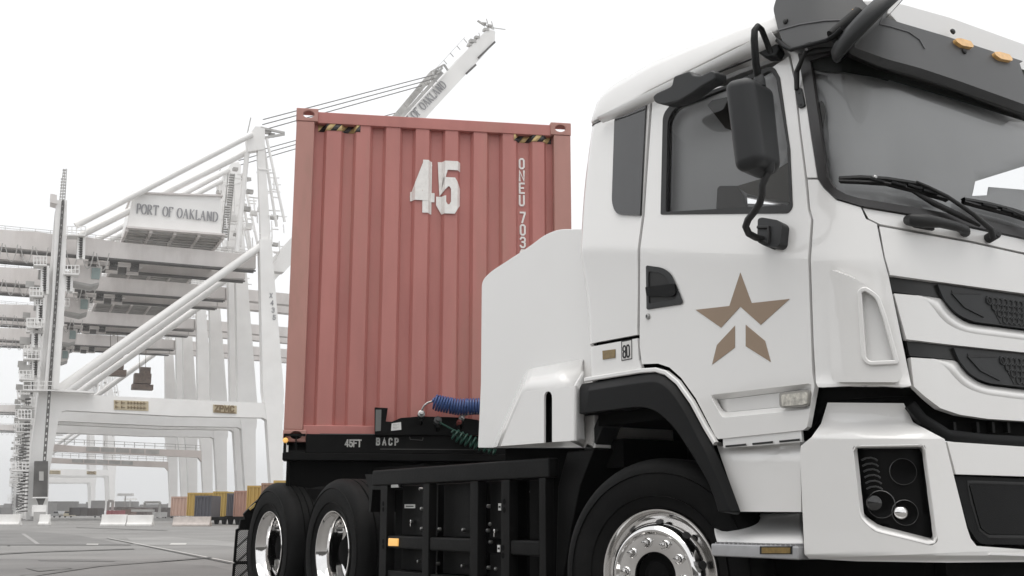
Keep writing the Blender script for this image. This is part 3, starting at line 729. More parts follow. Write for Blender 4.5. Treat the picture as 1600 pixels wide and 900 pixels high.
mb = MB(); mb.prism([S0(u, v, .045) for u, v in ((1104, 164), (1112, 156), (1150, 148), (1150, 206), (1132, 200))], V((0, .012, 0))); mb.done('sun_visor', INTD, TR, bevel=.015)
c = S0(1281, 176, .10); mb = MB(); mb.prism([S0(1280 + 9 * math.cos(k * PI / 8) - (.12 * 30 * math.sin(k * PI / 8)), 187 + 30 * math.sin(k * PI / 8), .022) for k in range(16)], (-.005, .005, 0)); mb.done('pillar_oval', INTD, TR, bevel=.01)  # flat dark oval just inside the glass beside the pillar

# grey panels added behind the glass for the lit interior's tone, with the gap that shows sky through the cab
BL = mat('interior_tone_grey', (.60, .60, .60), .75, noise=.03); BL2 = mat('side_interior_tone_grey', (.50, .50, .50), .75, noise=.03)
gap_ = [(1519, 306), (1524, 283), (1600, 259.5), (1660, 243), (1660, 303), (1600, 296.5), (1545, 292), (1543, 305)]
panel('windscreen_tone_panel', [(1600, 180), (1480, 135), (1372, 100), (1310, 76), (1254, 90), (1268, 200), (1280, 280), (1293, 300), (1316, 312), (1343, 319), (1442, 335), (1600, 365)] + [fp(CY, 1.925), fp(2.2, 1.925), fp(2.2, 2.52), fp(CY, 2.535)], SK(.05), BL, WS, .004, 40, 0, hole=gap_)
gap2 = [(1166, 304), (1200, 313), (1232, 318.5), (1232.5, 323.5), (1170, 325.5), (1167, 318)]
panel('window_tone_panel', glo, SK(.07), BL2, D, .004, 40, 0, hole=gap2)
# exterior roof
bm = bmesh.new(); xs = [-.675, -.67, -.655, -.63, -.595, -.55, -.49, -.42, -.34, -.25, -.1, .2, .5, .75, .9, 1.0, 1.06, 1.10, 1.13, 1.16]
rows = []
def roofprof(x):
    # height of the crown along the cab; rear and front edges rounded down
    K_ = [(-.70, 2.84), (-.675, 2.885), (-.645, 2.95), (-.60, 3.01), (-.53, 3.045), (-.42, 3.058), (-.28, 3.058), (0, 3.038), (.3, 3.003), (.6, 2.968), (.9, 2.935), (1.08, 2.915), (1.16, 2.87)]
    for (x0, h0), (x1, h1) in zip(K_, K_[1:]):
        if x0 <= x <= x1: h = h0 + (h1 - h0) * (x - x0) / (x1 - x0)
    return h
for x in xs:
    zb = 2.848 - .07 * ss((x - .95) / .1); zt = roofprof(x); inset = 0.0
    e = .022 + .033 * (1 - ss((x + .38) / .34))          # the edge is flush with the cab at the back and stands out further forward
    if x < -.575: inset = .1 * (1 - math.sqrt(max(0, 1 - ((-.575 - x) / .1) ** 2)))
    if x > .62: inset = .24 * ((x - .62) / .465) ** 1.6
    pr = [(.075 + e, zb - .0), (.062 + e, zb + .004), (.060 + e, zb + .02), (.066 + e, zb + (zt - zb) * .3), (.080 + e, zb + (zt - zb) * .62), (.100 + e, zb + (zt - zb) * .84), (.145 + e, zb + (zt - zb) * .96), (.27, zt + .008), (.6, zt + .03), (CY, zt + .04)]
    half = [V((x, y + inset * (1 - i / 14), z)) for i, (y, z) in enumerate(pr)]
    rows.append([bm.verts.new(p) for p in half + [V((p.x, 2 * CY - p.y, p.z)) for p in half[-2::-1]]])
for A, B in zip(rows, rows[1:]):
    for i in range(len(A) - 1): bm.faces.new((A[i], A[i + 1], B[i + 1], B[i]))
for R_ in (rows[0], rows[-1]): bm.faces.new(R_)
bmesh.ops.recalc_face_normals(bm, faces=bm.faces)
RO = link('cab_roof', bm, WHITE, TR, True, .012, wn_=True)
# underside gutter in shade, seen below the roof edge
bm = bmesh.new(); st = [(-.50, .12), (-.3, .115), (0, .115), (.3, .115), (.55, .115), (.74, .13)]
A = [bm.verts.new((x, .068, 2.834)) for x, y in st]; B = [bm.verts.new((x, y - .012, 2.79 if x > -.45 else 2.81)) for x, y in st]
for i in range(len(st) - 1): bm.faces.new((A[i], A[i + 1], B[i + 1], B[i]))
bmesh.ops.recalc_face_normals(bm, faces=bm.faces)
link('roof_gutter', bm, WHITE2, TR, True, solid=.004)
bead('gutter_seal', [(985, 165.5), (1060, 138.5), (1120, 114), (1180, 90)], SK(-.006), SEAL, TR, .007, .006)
# black front visor with its swept end
vis = [(1208, 14), (1214, -6), (1232, -26), (1330, -30), (1350, 4), (1372, 22), (1402, 34), (1480, 57), (1600, 96), E_(2.835), E_(2.59), (1600, 163), (1500, 127), (1440, 107), (1385, 92), (1340, 76), (1300, 62), (1262, 66), (1240, 78), (1226, 72), (1216, 48)]
def vissurf(u, v): return S0(u, v, -.075)
VI = panel('roof_visor', rnd(vis, 6), vissurf, mat('visor_grey', (.078, .079, .080), .45, noise=.06, bump=.15, bscale=300), TR, .05, 9, .012, mirror=True)
bead('visor_line', [(1214, 48), (1250, 38), (1290, 32), (1340, 31), (1390, 41), (1420, 50), (1437, 62), (1445, 76)], SK(-.077), mat('visor_crease', (.11, .11, .115), .5), VI, .006, .005)
panel('visor_underside', [(1242, 76), (1300, 64), (1385, 94), (1500, 129), (1600, 165), E_(2.585), E_(2.55), (1600, 180), (1480, 135), (1372, 102), (1310, 76), (1250, 86)], SK(-.02), SEAL, TR, .02, 14, 0, mirror=True)
for u, v in ((1345, 22), (1507, 68), (1568, 89)):
    P = rnd([(u - 14, v - 8, 2), (u - 6, v - 8.5, 2), (u + 10, v - 4, 2), (u + 14.5, v + 3, 2), (u + 14, v + 6, 2), (u - 3, v + 3, 2), (u - 12, v - 3, 2)], 1)
    panel('marker_lamp', P, SK(-.092), AMBER, VI, .02, 20, .005)
for u, v in ((1227, 33), (1507, 80), (1358, 12), (1489, 49)):
    c = S0(u, v, -.079); e1 = S0(u + 3, v, -.079) - c; e2 = S0(u, v + 3, -.079) - c; nn = e1.cross(e2).normalized()
    if nn.dot(EYE - c) < 0: nn = -nn
    mb = MB(); mb.lathe([(.001, .006), (.008, .006), (.012, .003), (.013, -.004)], c, nn, 14); mb.done('visor_bolt', SEAL, VI, True)
a = S0(1502, 107, -.0); b = S0(1560, 126, -.0); n2 = (b - a).normalized()
lettering('EAN', S0(1503, 108, -.0) , b - a, (0, 0, 1), .03, .007, mat('grey_print', (.3, .3, .29), .5), WS, gap=.18, wid=1.1, raise_=.004, name='windscreen_print')

# wipers, grab handle, mirrors, arms
def sk_tube(name, pts, r, m, parent, off=-.03, seg=10, sm_=True):
    mb = MB(); mb.tube([S0(p[0], p[1], p[2] if len(p) > 2 else off) for p in pts], r, seg); return mb.done(name, m, parent, True)
WI = sk_tube('wiper', [(1552, 372, -.05), (1548, 358, -.06), (1520, 334, -.06), (1480, 307, -.055), (1450, 292, -.05), (1432, 284, -.045)], [.013, .012, .009, .008, .007, .005], SEAL, TR)
mb = MB(); c = S0(1552, 368, -.03); mb.lathe([(.001, .03), (.016, .028), (.02, .018), (.02, -.03)], c, (1, -.25, .2), 16); mb.done('wiper_pivot', SEAL, WI, True)
for j, (dv, w) in enumerate(((0, .016), (7, .010))):
    bead('wiper_blade', [(1312, 279 + dv * .6), (1345, 277.5 + dv), (1385, 280 + dv), (1430, 287 + dv * 1.6), (1480, 312)], SK(-.018 - j * .006), SEAL, WI, w, .02)
for u, v in ((1370, 280), (1403, 286), (1428, 290), (1452, 298)): bead('wiper_yoke', [(u - 10, v - 1), (u + 12, v + 5)], SK(-.045), PLAST, WI, .012, .01)
sk_tube('wiper_linkage', [(1424, 298, -.02), (1460, 318, -.03), (1500, 337, -.03), (1530, 352, -.03)], [.006, .012, .012, .008], SEAL, WI)
mb = MB(); mb.lathe([(.001, .008), (.007, .006), (.009, 0)], S0(1367, 277, -.04), (1, -.4, .3), 12); mb.done('wiper_nozzle', STEEL, WI, True)
W2 = sk_tube('wiper', [(1720, 425, -.05), (1690, 398, -.06), (1640, 362, -.06), (1600, 338, -.05), (1572, 326, -.045)], [.013, .012, .009, .008, .005], SEAL, TR)
for j, (dv, w) in enumerate(((0, .016), (7, .010))):
    bead('wiper_blade', [(1505, 312 + dv * .5), (1540, 318 + dv), (1580, 328 + dv), (1625, 343 + dv), (1665, 358 + dv)], SK(-.018 - j * .006), SEAL, W2, w, .02)
for u, v in ((1545, 320), (1575, 328), (1592, 335)): bead('wiper_yoke', [(u - 10, v - 1), (u + 12, v + 5)], SK(-.045), PLAST, W2, .012, .01)
GH = MB(); GH.tube([S0(1419, 344, -.02), S0(1424, 344, -.045), S0(1446, 345, -.055), S0(1470, 348, -.06), S0(1497, 354.5, -.055), S0(1507, 359, -.045), S0(1508, 363, -.0)], [.02, .024, .027, .02, .018, .02, .02], 12); GH.done('grab_handle', SEAL, TR, True)
bead('grab_handle_base', [(1414, 341), (1430, 352), (1458, 357)], SK(-.012), SEAL, TR, .016, .014)
# main mirror
mc = V((.875, -.20, 2.30))
bm = bmesh.new(); bmesh.ops.create_cube(bm, size=1)
for v in bm.verts:
    x, y, z = v.co * 2
    v.co = V((x * .062, y * .113 * (1 - .05 * (1 - z)) * (1 - .10 * max(0, x)), z * .196 * (1 - .06 * max(0, x))))
Rm = Matrix.Rotation(math.radians(14), 4, 'Z') @ Matrix.Rotation(math.radians(-4), 4, 'Y')
bmesh.ops.transform(bm, verts=bm.verts, matrix=Matrix.Translation(mc) @ Rm)
bmesh.ops.recalc_face_normals(bm, faces=bm.faces)
MI = link('wing_mirror', bm, PLASTD, TR, True, .042, seg=6)
mb = MB(); ex, ey, ez = (Rm.to_3x3() @ V((1, 0, 0))), (Rm.to_3x3() @ V((0, 1, 0))), (Rm.to_3x3() @ V((0, 0, 1)))
mb.obox(mc - ex * .0605, ex, ey, ez, .003, .062, .142); mb.done('mirror_glass', CHROME, MI)
def mpt(y, z, x=.064): return mc + ex * x + ey * y + ez * z
for y, z in ((-.02, .158), (.03, .158), (-.01, .02), (.04, .02)):
    mb = MB(); mb.lathe([(.001, .002), (.005, .0015), (.006, -.006)], mpt(y, z, .056), ex, 10); mb.done('mirror_screw', SEAL, MI, True)
for z0, z1 in ((.17, .225), (-.15, -.20)):
    mb = MB(); s = 1 if z1 > 0 else -1
    mb.lathe([(.026, 0), (.024, .03), (.017, .05)], mpt(.015, z0, .035), V((0, 0, s)), 14, True); mb.done('mirror_socket', PLASTD, MI, True)
y0_ = mpt(.015, -.185, .035)
def near(u, v, y): return onp(u, v, (0, 1, 0), y)
mb = MB(); top = mpt(.015, .19, .035)
mb.tube([top, near(1181, 100, -.2), near(1178.5, 62, -.2), near(1179, 48, -.19), near(1184, 41, -.17), near(1190, 46, -.13), near(1198, 66, -.05), near(1203, 80, .05)], [.016, .0155, .015, .014, .013, .012, .012, .014], 10); mb.done('mirror_arm', PLAST, TR, True)
mb = MB(); mb.tube([y0_, near(1190.5, 290, -.2), near(1191, 303, -.19), near(1187, 318, -.18), near(1178, 332, -.17), near(1169, 343, -.16), near(1165, 354, -.15), near(1170, 365, -.12), near(1181, 371, -.06), near(1192, 374, -.03)], .0145, 12); mb.done('mirror_arm', SEAL, TR, True)
panel('mirror_mount', rnd([(1184, 342), (1190, 339.5), (1216, 344), (1222, 350), (1219, 381), (1213, 386), (1196, 385), (1183, 378)], 4), SK(-.045), PLASTD, TR, .045, 12, .01)
bead('mirror_clamp', [(1184, 355), (1201, 355), (1201, 379), (1188, 377)], SK(-.05), SEAL, TR, .012, .012)
# bracket cluster at the windscreen pillar top
mb = MB(); mb.prism([S0(u, v, .0) for u, v in ((1196, 66), (1208, 62), (1222, 72), (1228, 84), (1222, 96), (1206, 97), (1194, 90))], V((.01, -.05, .01))); mb.done('mirror_bracket', PLAST, TR, bevel=.008)
mb = MB(); mb.prism([S0(u, v, .0) for u, v in ((1166, 70), (1178, 64), (1192, 66), (1194, 78), (1180, 82), (1168, 80))], V((.0, -.03, .0))); mb.done('mirror_hinge', PLAST, TR, bevel=.006)
mb = MB(); mb.tube([S0(1202, 58, -.03), S0(1212, 60, -.05), S0(1226, 72, -.09), S0(1236, 78, -.11), S0(1262, 71, -.13), S0(1292, 63, -.16), S0(1306, 55, -.18), S0(1316, 46, -.19)], [.012, .011, .01, .009, .009, .010, .012, .014], 10); mb.done('mirror_stay', PLAST, TR, True)
mb = MB(); mb.tube([S0(1260, 77, -.10), S0(1252, 95, -.06), S0(1245, 112, -.03), S0(1245, 140, -.012)], [.007, .010, .012, .011], 8); mb.done('mirror_stay', SEAL, TR, True)
panel('stay_plate', rnd([(1241, 137), (1251, 136), (1257, 165), (1247, 169)], 3), SK(-.012), PLASTD, TR, .012, 12, .003)
for u, v in ((1248.5, 145), (1251, 163)):
    mb = MB(); mb.lathe([(.001, .002), (.005, .001), (.005, -.004)], S0(u, v, -.014), (.5, -.8, .1), 10); mb.done('stay_screw', SEAL, TR, True)
# spotter mirror: flattened round head seen from its edge
pA, pB = S0(1313, 80, -.17), S0(1404, -4, -.17)
mid = (pA + pB) / 2; lx = (pB - pA); L = lx.length / 2; lx.normalize()
view = (mid - EYE).normalized(); nx_ = lx.cross(view).normalized()
axm = (nx_ * .99 + view * .10).normalized(); axm = (axm - lx * axm.dot(lx)).normalized()
if pix(mid + axm * .1)[0] < pix(mid)[0]: axm = -axm
mb = MB(); mb.lathe([(.001, -.056), (L * .35, -.055), (L * .7, -.049), (L * .9, -.034), (L * .98, -.010), (L, .004), (L * .985, .016), (L * .93, .021)], mid, axm, 36)
SPM = mb.done('spotter_mirror', PLASTD, TR, True)
mb = MB(); mb.lathe([(L * .93, .018), (L * .7, .022), (L * .3, .025), (.001, .026)], mid, axm, 36); mb.done('mirror_glass', CHROME, SPM, True)
mb = MB(); mb.tube([S0(1300, 58, -.16), mid - axm * .05], [.03, .04], 12); mb.done('mirror_neck', PLAST, SPM, True)
# side camera pod above the door window
pod = [(1019, 151), (1024, 145.5), (1049, 134), (1052, 119), (1077, 110), (1082, 117), (1094, 118), (1111, 109.5), (1117, 112), (1117, 124), (1098, 134), (1080, 147), (1060, 158.5), (1036, 164), (1022, 160)]
P = [onp(u, v, (0, 1, 0), -.06) for u, v in rnd(pod, 4)]
mb = MB(); mb.prism(P, (0, .075, .0)); mb.done('camera_pod', PLASTD, TR, bevel=.018, seg=3)

# mudguard flare and wheel housing
fo = [(905, 600), (1005, 583.5), (1026, 582), (1042, 588), (1060, 604), (1081, 635), (1102, 673), (1117, 700), (1132, 735), (1158, 800)]
fi = [(1122, 800), (1109, 757), (1087, 722), (1080, 707), (1062, 681), (1045, 661), (1025, 644), (1000, 637), (905, 647)]
fo_ = [(905, 600), (960, 591), (1005, 583.5), (1026, 582), (1042, 588), (1060, 604), (1081, 635), (1102, 673), (1117, 700), (1132, 735), (1146, 769), (1158, 800)]
fm_ = [(905, 613), (960, 604), (1002, 598), (1023, 597), (1037, 603), (1052, 618), (1070, 646), (1088, 681), (1104, 711), (1120, 747), (1132, 776), (1143, 800)]
fi_ = [(905, 647), (955, 641), (998, 636.5), (1022, 642), (1035, 651), (1048, 663), (1062, 681), (1077, 704), (1088, 722), (1103, 748), (1113, 771), (1122, 800)]
FO, FM, FI = catm(fo_), catm(fm_), catm(fi_)
FL = loft('mudguard', [(FO, -.004), (FM, -.045), (FI, -.045)], PLAST, TR, 90, .03, .005)
fi = [tuple(p) for p in fi_[::-1]]
loft('handle_surround', [(HANDLE[0], .001), (HANDLE[0], -.006), (HANDLE[1], -.006), (HANDLE[1], .0)], PLASTD, D, 70, .003, .0015, closed=True)
loft('door_recess', [(recess_o, -.001), (recess_i, .034)], WHITE, D, 72, .006, .002, closed=True)
panel('door_recess_panel', recess_i, SK(.033), WHITE, D, .004, 20, 0)
arch = []
for u, v in fi[::-1]: arch.append(S0(u, v, -.0))
bm = bmesh.new(); A = [bm.verts.new(p + V((0, .005, 0))) for p in arch]; B = [bm.verts.new(V((p.x, .62, p.z))) for p in arch]
for i in range(len(A) - 1): bm.faces.new((A[i], A[i + 1], B[i + 1], B[i]))
link('wheel_housing', bm, DARK, TR, True, solid=.004)
mb = MB(); mb.box((-.95, .62, .35), (.95, .66, 1.75)); mb.box((-.8, .06, 1.28), (.5, .6, 1.30)); mb.done('wheel_well', DARK, TR)
# rear mudguard stay: the grey leg at the back of the arch
mb = MB(); mb.prism([near(u, v, .10) for u, v in ((934, 652), (950, 650), (956, 660), (940, 668), (934, 685), (926, 703), (911, 703))], (0, .12, 0)); mb.done('mudguard_stay', PLASTD, TR, bevel=.008)
mb = MB(); mb.prism([near(u, v, .08) for u, v in ((886, 706), (928, 702), (906, 760), (893, 822), (880, 900), (868, 910), (872, 760))], (0, .35, 0)); mb.done('mudflap', BLACK, TR, bevel=.006)

# lower step area
def lowsurf(u, v): return S0(u, v, .055 - .02 * ss((v - 700) / 6) + .03 * ss((v - 700) / 40))
panel('step_skirt', [(1118, 690), (1123, 697), (1250, 688.5), (1252, 800), (1157, 799.5), (1138, 748)], lambda u, v: S0(u, v, .05 - .025 * ss((712 - v) / 8) * -1 * 0 - .02 * ss((v - 703) / 10)), WHITE, TR, .03, 9, .006)
def wellsurf(u, v):
    k = (v - 802) / 47; return S0(u, v, .24 * (1 - ss(k)) + .03 - (.12 * (1 - ss((u - 1113) / 22))) * (1 - k))
panel('step_well', [(1114, 803), (1254, 802), (1254, 850), (1121, 850), (1117, 832)], wellsurf, WHITE2, TR, .01, 8, 0)
s0, s1 = S0(1120, 849, -.0), S0(1256, 849, .0); s2 = S0(1120, 868.5, 0)
mb = MB(); mb.prism([V((s0.x, -.005, s2.z)), V((s1.x, -.005, s2.z)), V((s1.x, -.005, s0.z)), V((s0.x, -.005, s0.z))], (0, .24, 0))
ST = mb.done('cab_step', ALU, TR, bevel=.006)
k = 0; x = s0.x + .02
while x < s1.x - .01:
    mb = MB(); mb.prism([(x, .0, s0.z), (x + .011, .0, s0.z), (x + .007, .0, s0.z + .006), (x + .003, .0, s0.z + .006)], (0, .2, 0)); mb.done('step_tooth', ALU, ST); x += .026
mb = MB(); q = [near(u, v, -.008) for u, v in ((1187, 853.5), (1237, 853.5), (1237, 866), (1187, 866))]; mb.prism(q, (0, .006, 0)); mb.done('step_reflector_frame', SEAL, ST)
mb = MB(); q = [near(u, v, -.012) for u, v in ((1190, 855.5), (1234, 855.5), (1234, 864.5), (1190, 864.5))]; mb.prism(q, (0, .005, 0)); mb.done('step_reflector', REFL, ST)
mb = MB(); mb.box((-.1, .35, .25), (1.2, 2.2, .62)); mb.box((.2, .3, .45), (1.15, .35, 1.2)); mb.done('front_underbody', DARK, TR)

# wheels
def wheel_parts(c, ax, steer, parent, name='wheel'):
    ax = V(ax).normalized(); w = MB()
    prof = [(.295, -.03), (.30, -.012), (.33, .0), (.36, .006), (.40, .010), (.445, .008), (.475, .0), (.493, -.010), (.508, -.026), (.518, -.045), (.522, -.060)]
    tread = []
    for g in range(4):
        h = -.075 - g * .052; tread += [(.523, h + .008), (.523, h - .030), (.511, h - .033), (.511, h - .040)]
    prof += tread + [(.523, -.262), (.518, -.278), (.49, -.31), (.40, -.32), (.295, -.29)]
    w.lathe(prof, c, ax, 72)
    W = w.done(name, RUBBER, parent, True)
    # shoulder ribs in the sidewall
    for r in (.352, .455):
        m_ = MB(); m_.lathe([(r - .004, .0), (r, .0125), (r + .004, .0)], c, ax, 72); m_.done('tyre_rib', RUBBER, W, True)
    x = ax.orthogonal().normalized(); x = V((0, 0, 1)).cross(ax).normalized(); y = ax.cross(x)
    def at(r, a, h): return c + ax * h + x * (r * math.cos(a)) + y * (r * math.sin(a))
    rim = MB()
    if steer:
        rim.lathe([(.296, -.045), (.296, -.012), (.291, -.004), (.284, -.006), (.278, -.02), (.272, -.04), (.262, -.044), (.252, -.03), (.236, .004), (.222, .026), (.210, .040), (.200, .046), (.192, .044), (.186, .034), (.182, .030), (.11, .030), (.104, .026), (.104, -.02)], c, ax, 72)
        R0 = rim.done('rim', CHROME, W, True)
        for k in range(10):
            a = 2 * PI * (k + .35) / 10
            n_ = (ax * .034 + (at(1, a, 0) - c) * .022); 
            h = MB(); t1 = (at(1, a, 0) - c); pn = (ax * .55 + t1 * .83).normalized()
            h.lathe([(.019, .0008), (.0185, .002), (.016, .0022), (.001, .0022)], at(.2365, a, .0112), pn, 18); h.done('hand_hole', SEAL, W, True)
            b = 2 * PI * (k + .85) / 10; m_ = MB()
            m_.lathe([(.0225, 0), (.0225, .006), (.019, .009)], at(.146, b, .030), ax, 16)
            m_.lathe([(.0155, .006), (.0155, .028), (.0135, .031), (.001, .031)], at(.146, b, .030), ax, 6)
            m_.lathe([(.009, .03), (.009, .042), (.001, .043)], at(.146, b, .030), ax, 10); m_.done('wheel_nut', CHROME, W, True)
        h = MB(); h.lathe([(.104, -.01), (.098, .0), (.07, -.005), (.062, .0), (.058, .008), (.04, .012), (.034, .018), (.001, .02)], c, ax, 40); h.done('hub', DARK, W, True)
    else:
        rim.lathe([(.296, -.045), (.297, -.012), (.292, -.003), (.284, -.005), (.279, -.02), (.272, -.04), (.258, -.052), (.247, -.075), (.243, -.13), (.240, -.185), (.225, -.20), (.20, -.205), (.12, -.200)], c, ax, 72)
        rim.done('rim', CHROME, W, True)
        for k in range(10):
            b = 2 * PI * (k + .5) / 10; m_ = MB(); m_.lathe([(.016, 0), (.016, .03), (.001, .034)], at(.155, b, -.203), ax, 6); m_.done('wheel_nut', STEEL, W, True)
            a = 2 * PI * k / 10; m_ = MB(); m_.lathe([(.02, .001), (.001, .0015)], at(.213, a, -.2), ax, 12); m_.done('hand_hole', SEAL, W, True)
        h = MB(); h.lathe([(.135, -.205), (.13, -.14), (.115, -.125), (.10, -.12), (.09, -.10), (.08, -.096), (.001, -.095)], c, ax, 36); h.done('hub', DARK, W, True)
        for k in range(8):
            b = 2 * PI * k / 8; m_ = MB(); m_.lathe([(.01, 0), (.01, .012), (.001, .014)], at(.108, b, -.122), ax, 6); m_.done('hub_bolt', DARK, W)
    return W
fc = onp(1028, 892, (0, 1, 0), .03)
steer = math.radians(20)
wheel_parts(V((fc.x, fc.y, .52)), (math.sin(steer), -math.cos(steer), 0), True, TR, 'front_wheel')
for X in (-3.66, -4.93): wheel_parts(V((X, .03, .52)), (0, -1, 0), False, TR, 'drive_wheel')
for X in (-3.66, -4.93):
    mb = MB(); mb.lathe([(.29, -.03), (.33, 0), (.46, 0), (.518, -.045), (.518, -.27), (.46, -.3), (.29, -.29)], V((X, .40, .52)), (0, -1, 0), 48); mb.done('inner_wheel', RUBBER, TR, True)
    mb = MB(); mb.lathe([(.09, 0), (.09, 1.9)], V((X, .25, .52)), (0, 1, 0), 16, True); mb.done('axle', DARK, TR)
for X, y in ((fc.x, 2.47), (-3.66, 2.47), (-4.93, 2.47)):
    mb = MB(); mb.lathe([(.29, -.03), (.33, 0), (.46, 0), (.518, -.045), (.518, -.27), (.46, -.3), (.29, -.29)], V((X, y, .52)), (0, 1, 0), 40); mb.lathe([(.29, -.02), (.2, -.1), (.001, -.1)], V((X, y, .52)), (0, 1, 0), 30); mb.done('far_wheel', RUBBER, TR, True)
mb = MB(); mb.box((-5.7, .82, .78), (.9, .92, 1.04)); mb.box((-5.7, 1.58, .78), (.9, 1.68, 1.04)); mb.box((-4.8, .75, 1.04), (-3.6, 1.75, 1.16)); mb.box((-.8, .7, .5), (.6, 1.8, 1.0)); mb.done('chassis_frame', DARK, TR)
# mudguards over the drive wheels and mesh flap
mb = MB(); mb.prism([onp(u, v, (1, 0, 0), -4.2) for u, v in ((480, 764), (500, 760), (512, 770), (495, 790), (486, 778))], (.02, .3, 0)); mb.done('axle_bracket', BLACK, TR)
fx = -5.6
z0f, z1f = .2, 1.02; ya, yb = -.03, .62
BR = MB(); BR.prism([onp(u, v, (1, 0, 0), fx + .02) for u, v in ((381, 803), (395, 788), (411, 774), (440, 760), (440, 785), (410, 812), (384, 815))], (-.03, 0, 0))
BR.prism([onp(u, v, (1, 0, 0), fx + .02) for u, v in ((376, 812), (440, 806), (440, 826), (374, 826))], (-.03, 0, 0)); FLP = BR.done('flap_bracket', BLACK, TR)
mb = MB(); mb.prism([onp(u, v, (1, 0, 0), fx + .03) for u, v in ((389, 794.5), (399, 786), (402, 788.5), (391, 797.5))], (-.008, 0, 0)); mb.done('flap_reflector', mat('flap_yellow', (.75, .55, .22), .3), FLP)
mesh = MB()
def yl(z): return .0 - (.66 - z) * .03
zb_ = .72 - 0
for zt_, zb_ in ((.66, .385), (.372, .10)):
    for a, b in (((yl(zt_), zt_), (yb, zt_)), ((yl(zb_), zb_), (yb, zb_)), ((yl(zt_), zt_), (yl(zb_), zb_))): mesh.bar((fx, a[0], a[1]), (fx, b[0], b[1]), .022, .012)
    k = -1.2
    while k < 1.6:
        # slanted slats: dense thin ones, thick every sixth
        i = int(round((k + 1.2) / .019)); wdt = .012 if i % 8 == 0 else .006
        y0 = yl(zt_); za, zc = zb_, zt_
        p, q = V((fx, y0 + k, za)), V((fx, y0 + k + (zc - za) * 1.15, zc))
        d = q - p
        t0 = max(0, (y0 - p.y) / d.y); t1 = min(1, (yb - p.y) / d.y)
        if t1 > t0: mesh.bar(p + d * t0, p + d * t1, wdt, .006, V((1, 0, 0)))
        k += .019
o = mesh.done('flap_mesh', BLACK, FLP); o['kind'] = 'stuff'

# rear fairing behind the cab
fy = .10
fpz = rnd([(746.5, 700), (751, 600), (752.5, 438, 10), (768, 423, 8), (826, 385.5, 20), (850, 367, 20), (872, 358, 12), (918, 357.5), (930, 700)], 2, 6)
P = [near(u, v, fy) for u, v in fpz]
mb = MB(); mb.prism(P, (0, 2.3, 0)); FA = mb.done('rear_fairing', WHITE, TR, bevel=.045, seg=5)
# lower moulding standing proud of the fairing
bo = [(770, 699), (783, 668), (806, 616), (820, 583), (826, 577), (834, 574), (870, 567), (912, 559.5), (916, 690), (912, 700)]
bi_ = [(782, 697), (793, 669), (808, 634), (816, 616), (819, 613), (824, 611.5), (862, 607), (899, 602.5), (899, 688.5), (890, 689)]
N_ = 64
bm = bmesh.new()
def chain(P, n):
    L = [0]
    for a, b in zip(P, P[1:]): L.append(L[-1] + math.hypot(b[0] - a[0], b[1] - a[1]))
    return L
A = []; B = []; M_ = []
for (u, v), (u2, v2) in zip(bo, bi_):
    pa = near(u, v, fy + .005); pb = near(u2, v2, -.03); A.append(bm.verts.new(pa)); B.append(bm.verts.new(pb))
    pm = pa.lerp(pb, .88); M_.append(pb)
for i in range(len(A) - 1): bm.faces.new((A[i], A[i + 1], B[i + 1], B[i]))
bmesh.ops.recalc_face_normals(bm, faces=bm.faces)
link('fairing_shoulder', bm, WHITE, FA, True, solid=.006)
slot = [(850, 692)] + [(850, 624), (850.5, 617), (853, 612.5), (856.5, 611.5), (860, 613), (862, 617.5), (862.5, 624)] + [(862.5, 691)]
face = [(782, 697.3)] + bi_[1:8] + [(899, 688.5)] + slot[::-1]
panel('fairing_lower_panel', face, SY(-.031), WHITE, FA, .012, 12, .004)
panel('fairing_slot', [(846, 606), (866, 606), (866, 690), (846, 692)], SY(.03), DARK, FA, .01, 30, 0)
panel('fairing_side_return', [(899, 602.5), (912, 580), (914, 688), (899, 688.5)], lambda u, v: near(u, v, -.03 + .07 * (u - 899) / 14), WHITE2, FA, .01, 12, 0)
mb = MB(); mb.box((-1.6, .2, 1.02), (-.5, 2.3, 1.16)); mb.done('fairing_base', DARK, TR)

# battery rack on the chassis side
RK = MB(); y0, y1 = 0.0, .05
def bx(x0, x1, z0, z1, ya=0.0, yb=.06): RK.box((x0, ya, z0), (x1, yb, z1))
bx(-2.94, -.86, .975, 1.075, -.006, .06); RACK = RK.done('battery_rack', BLACK, TR, bevel=.009)
for x0, x1 in ((-2.82, -2.72), (-2.23, -2.15), (-1.66, -1.575), (-1.33, -1.245), (-.96, -.90)):
    RK = MB(); bx(x0, x1, .1, .9745, .0, .055); RK.done('rack_post', BLACK, RACK, bevel=.004)
for x0, x1 in ((-2.717, -2.233), (-2.147, -1.663), (-1.242, -.965)):
    RK = MB(); bx(x0, x1, .575, .652, .006, .10); RK.done('rack_rail', BLACK, RACK, bevel=.009)
    RK = MB(); bx(x0, x1, .12, .435, .012, .10); RK.done('rack_lower_panel', BLACK, RACK, bevel=.004)
RK = MB(); bx(-2.95, -.86, .1, 1.03, .18, .7); RK.done('battery_case', DARK, RACK)
for x0, x1, yb in ((-2.715, -2.235, .11), (-2.145, -1.76, .10), (-1.57, -1.34, .08), (-1.243, -1.1, .13)):
    RK = MB(); bx(x0, x1, .655, .972, yb, .18); RK.done('battery_panel', BLACK, RACK, bevel=.004)
    RK = MB(); bx(x0, x1, .44, .572, yb, .18); RK.done('battery_panel', BLACK, RACK, bevel=.004)
bolts = [(657, 764), (659, 826), (686, 827), (724, 828), (654, 877), (684, 881), (723, 884), (763, 791), (766, 819), (762, 829), (763, 887), (775, 889), (659, 795), (680, 897), (766, 847)]
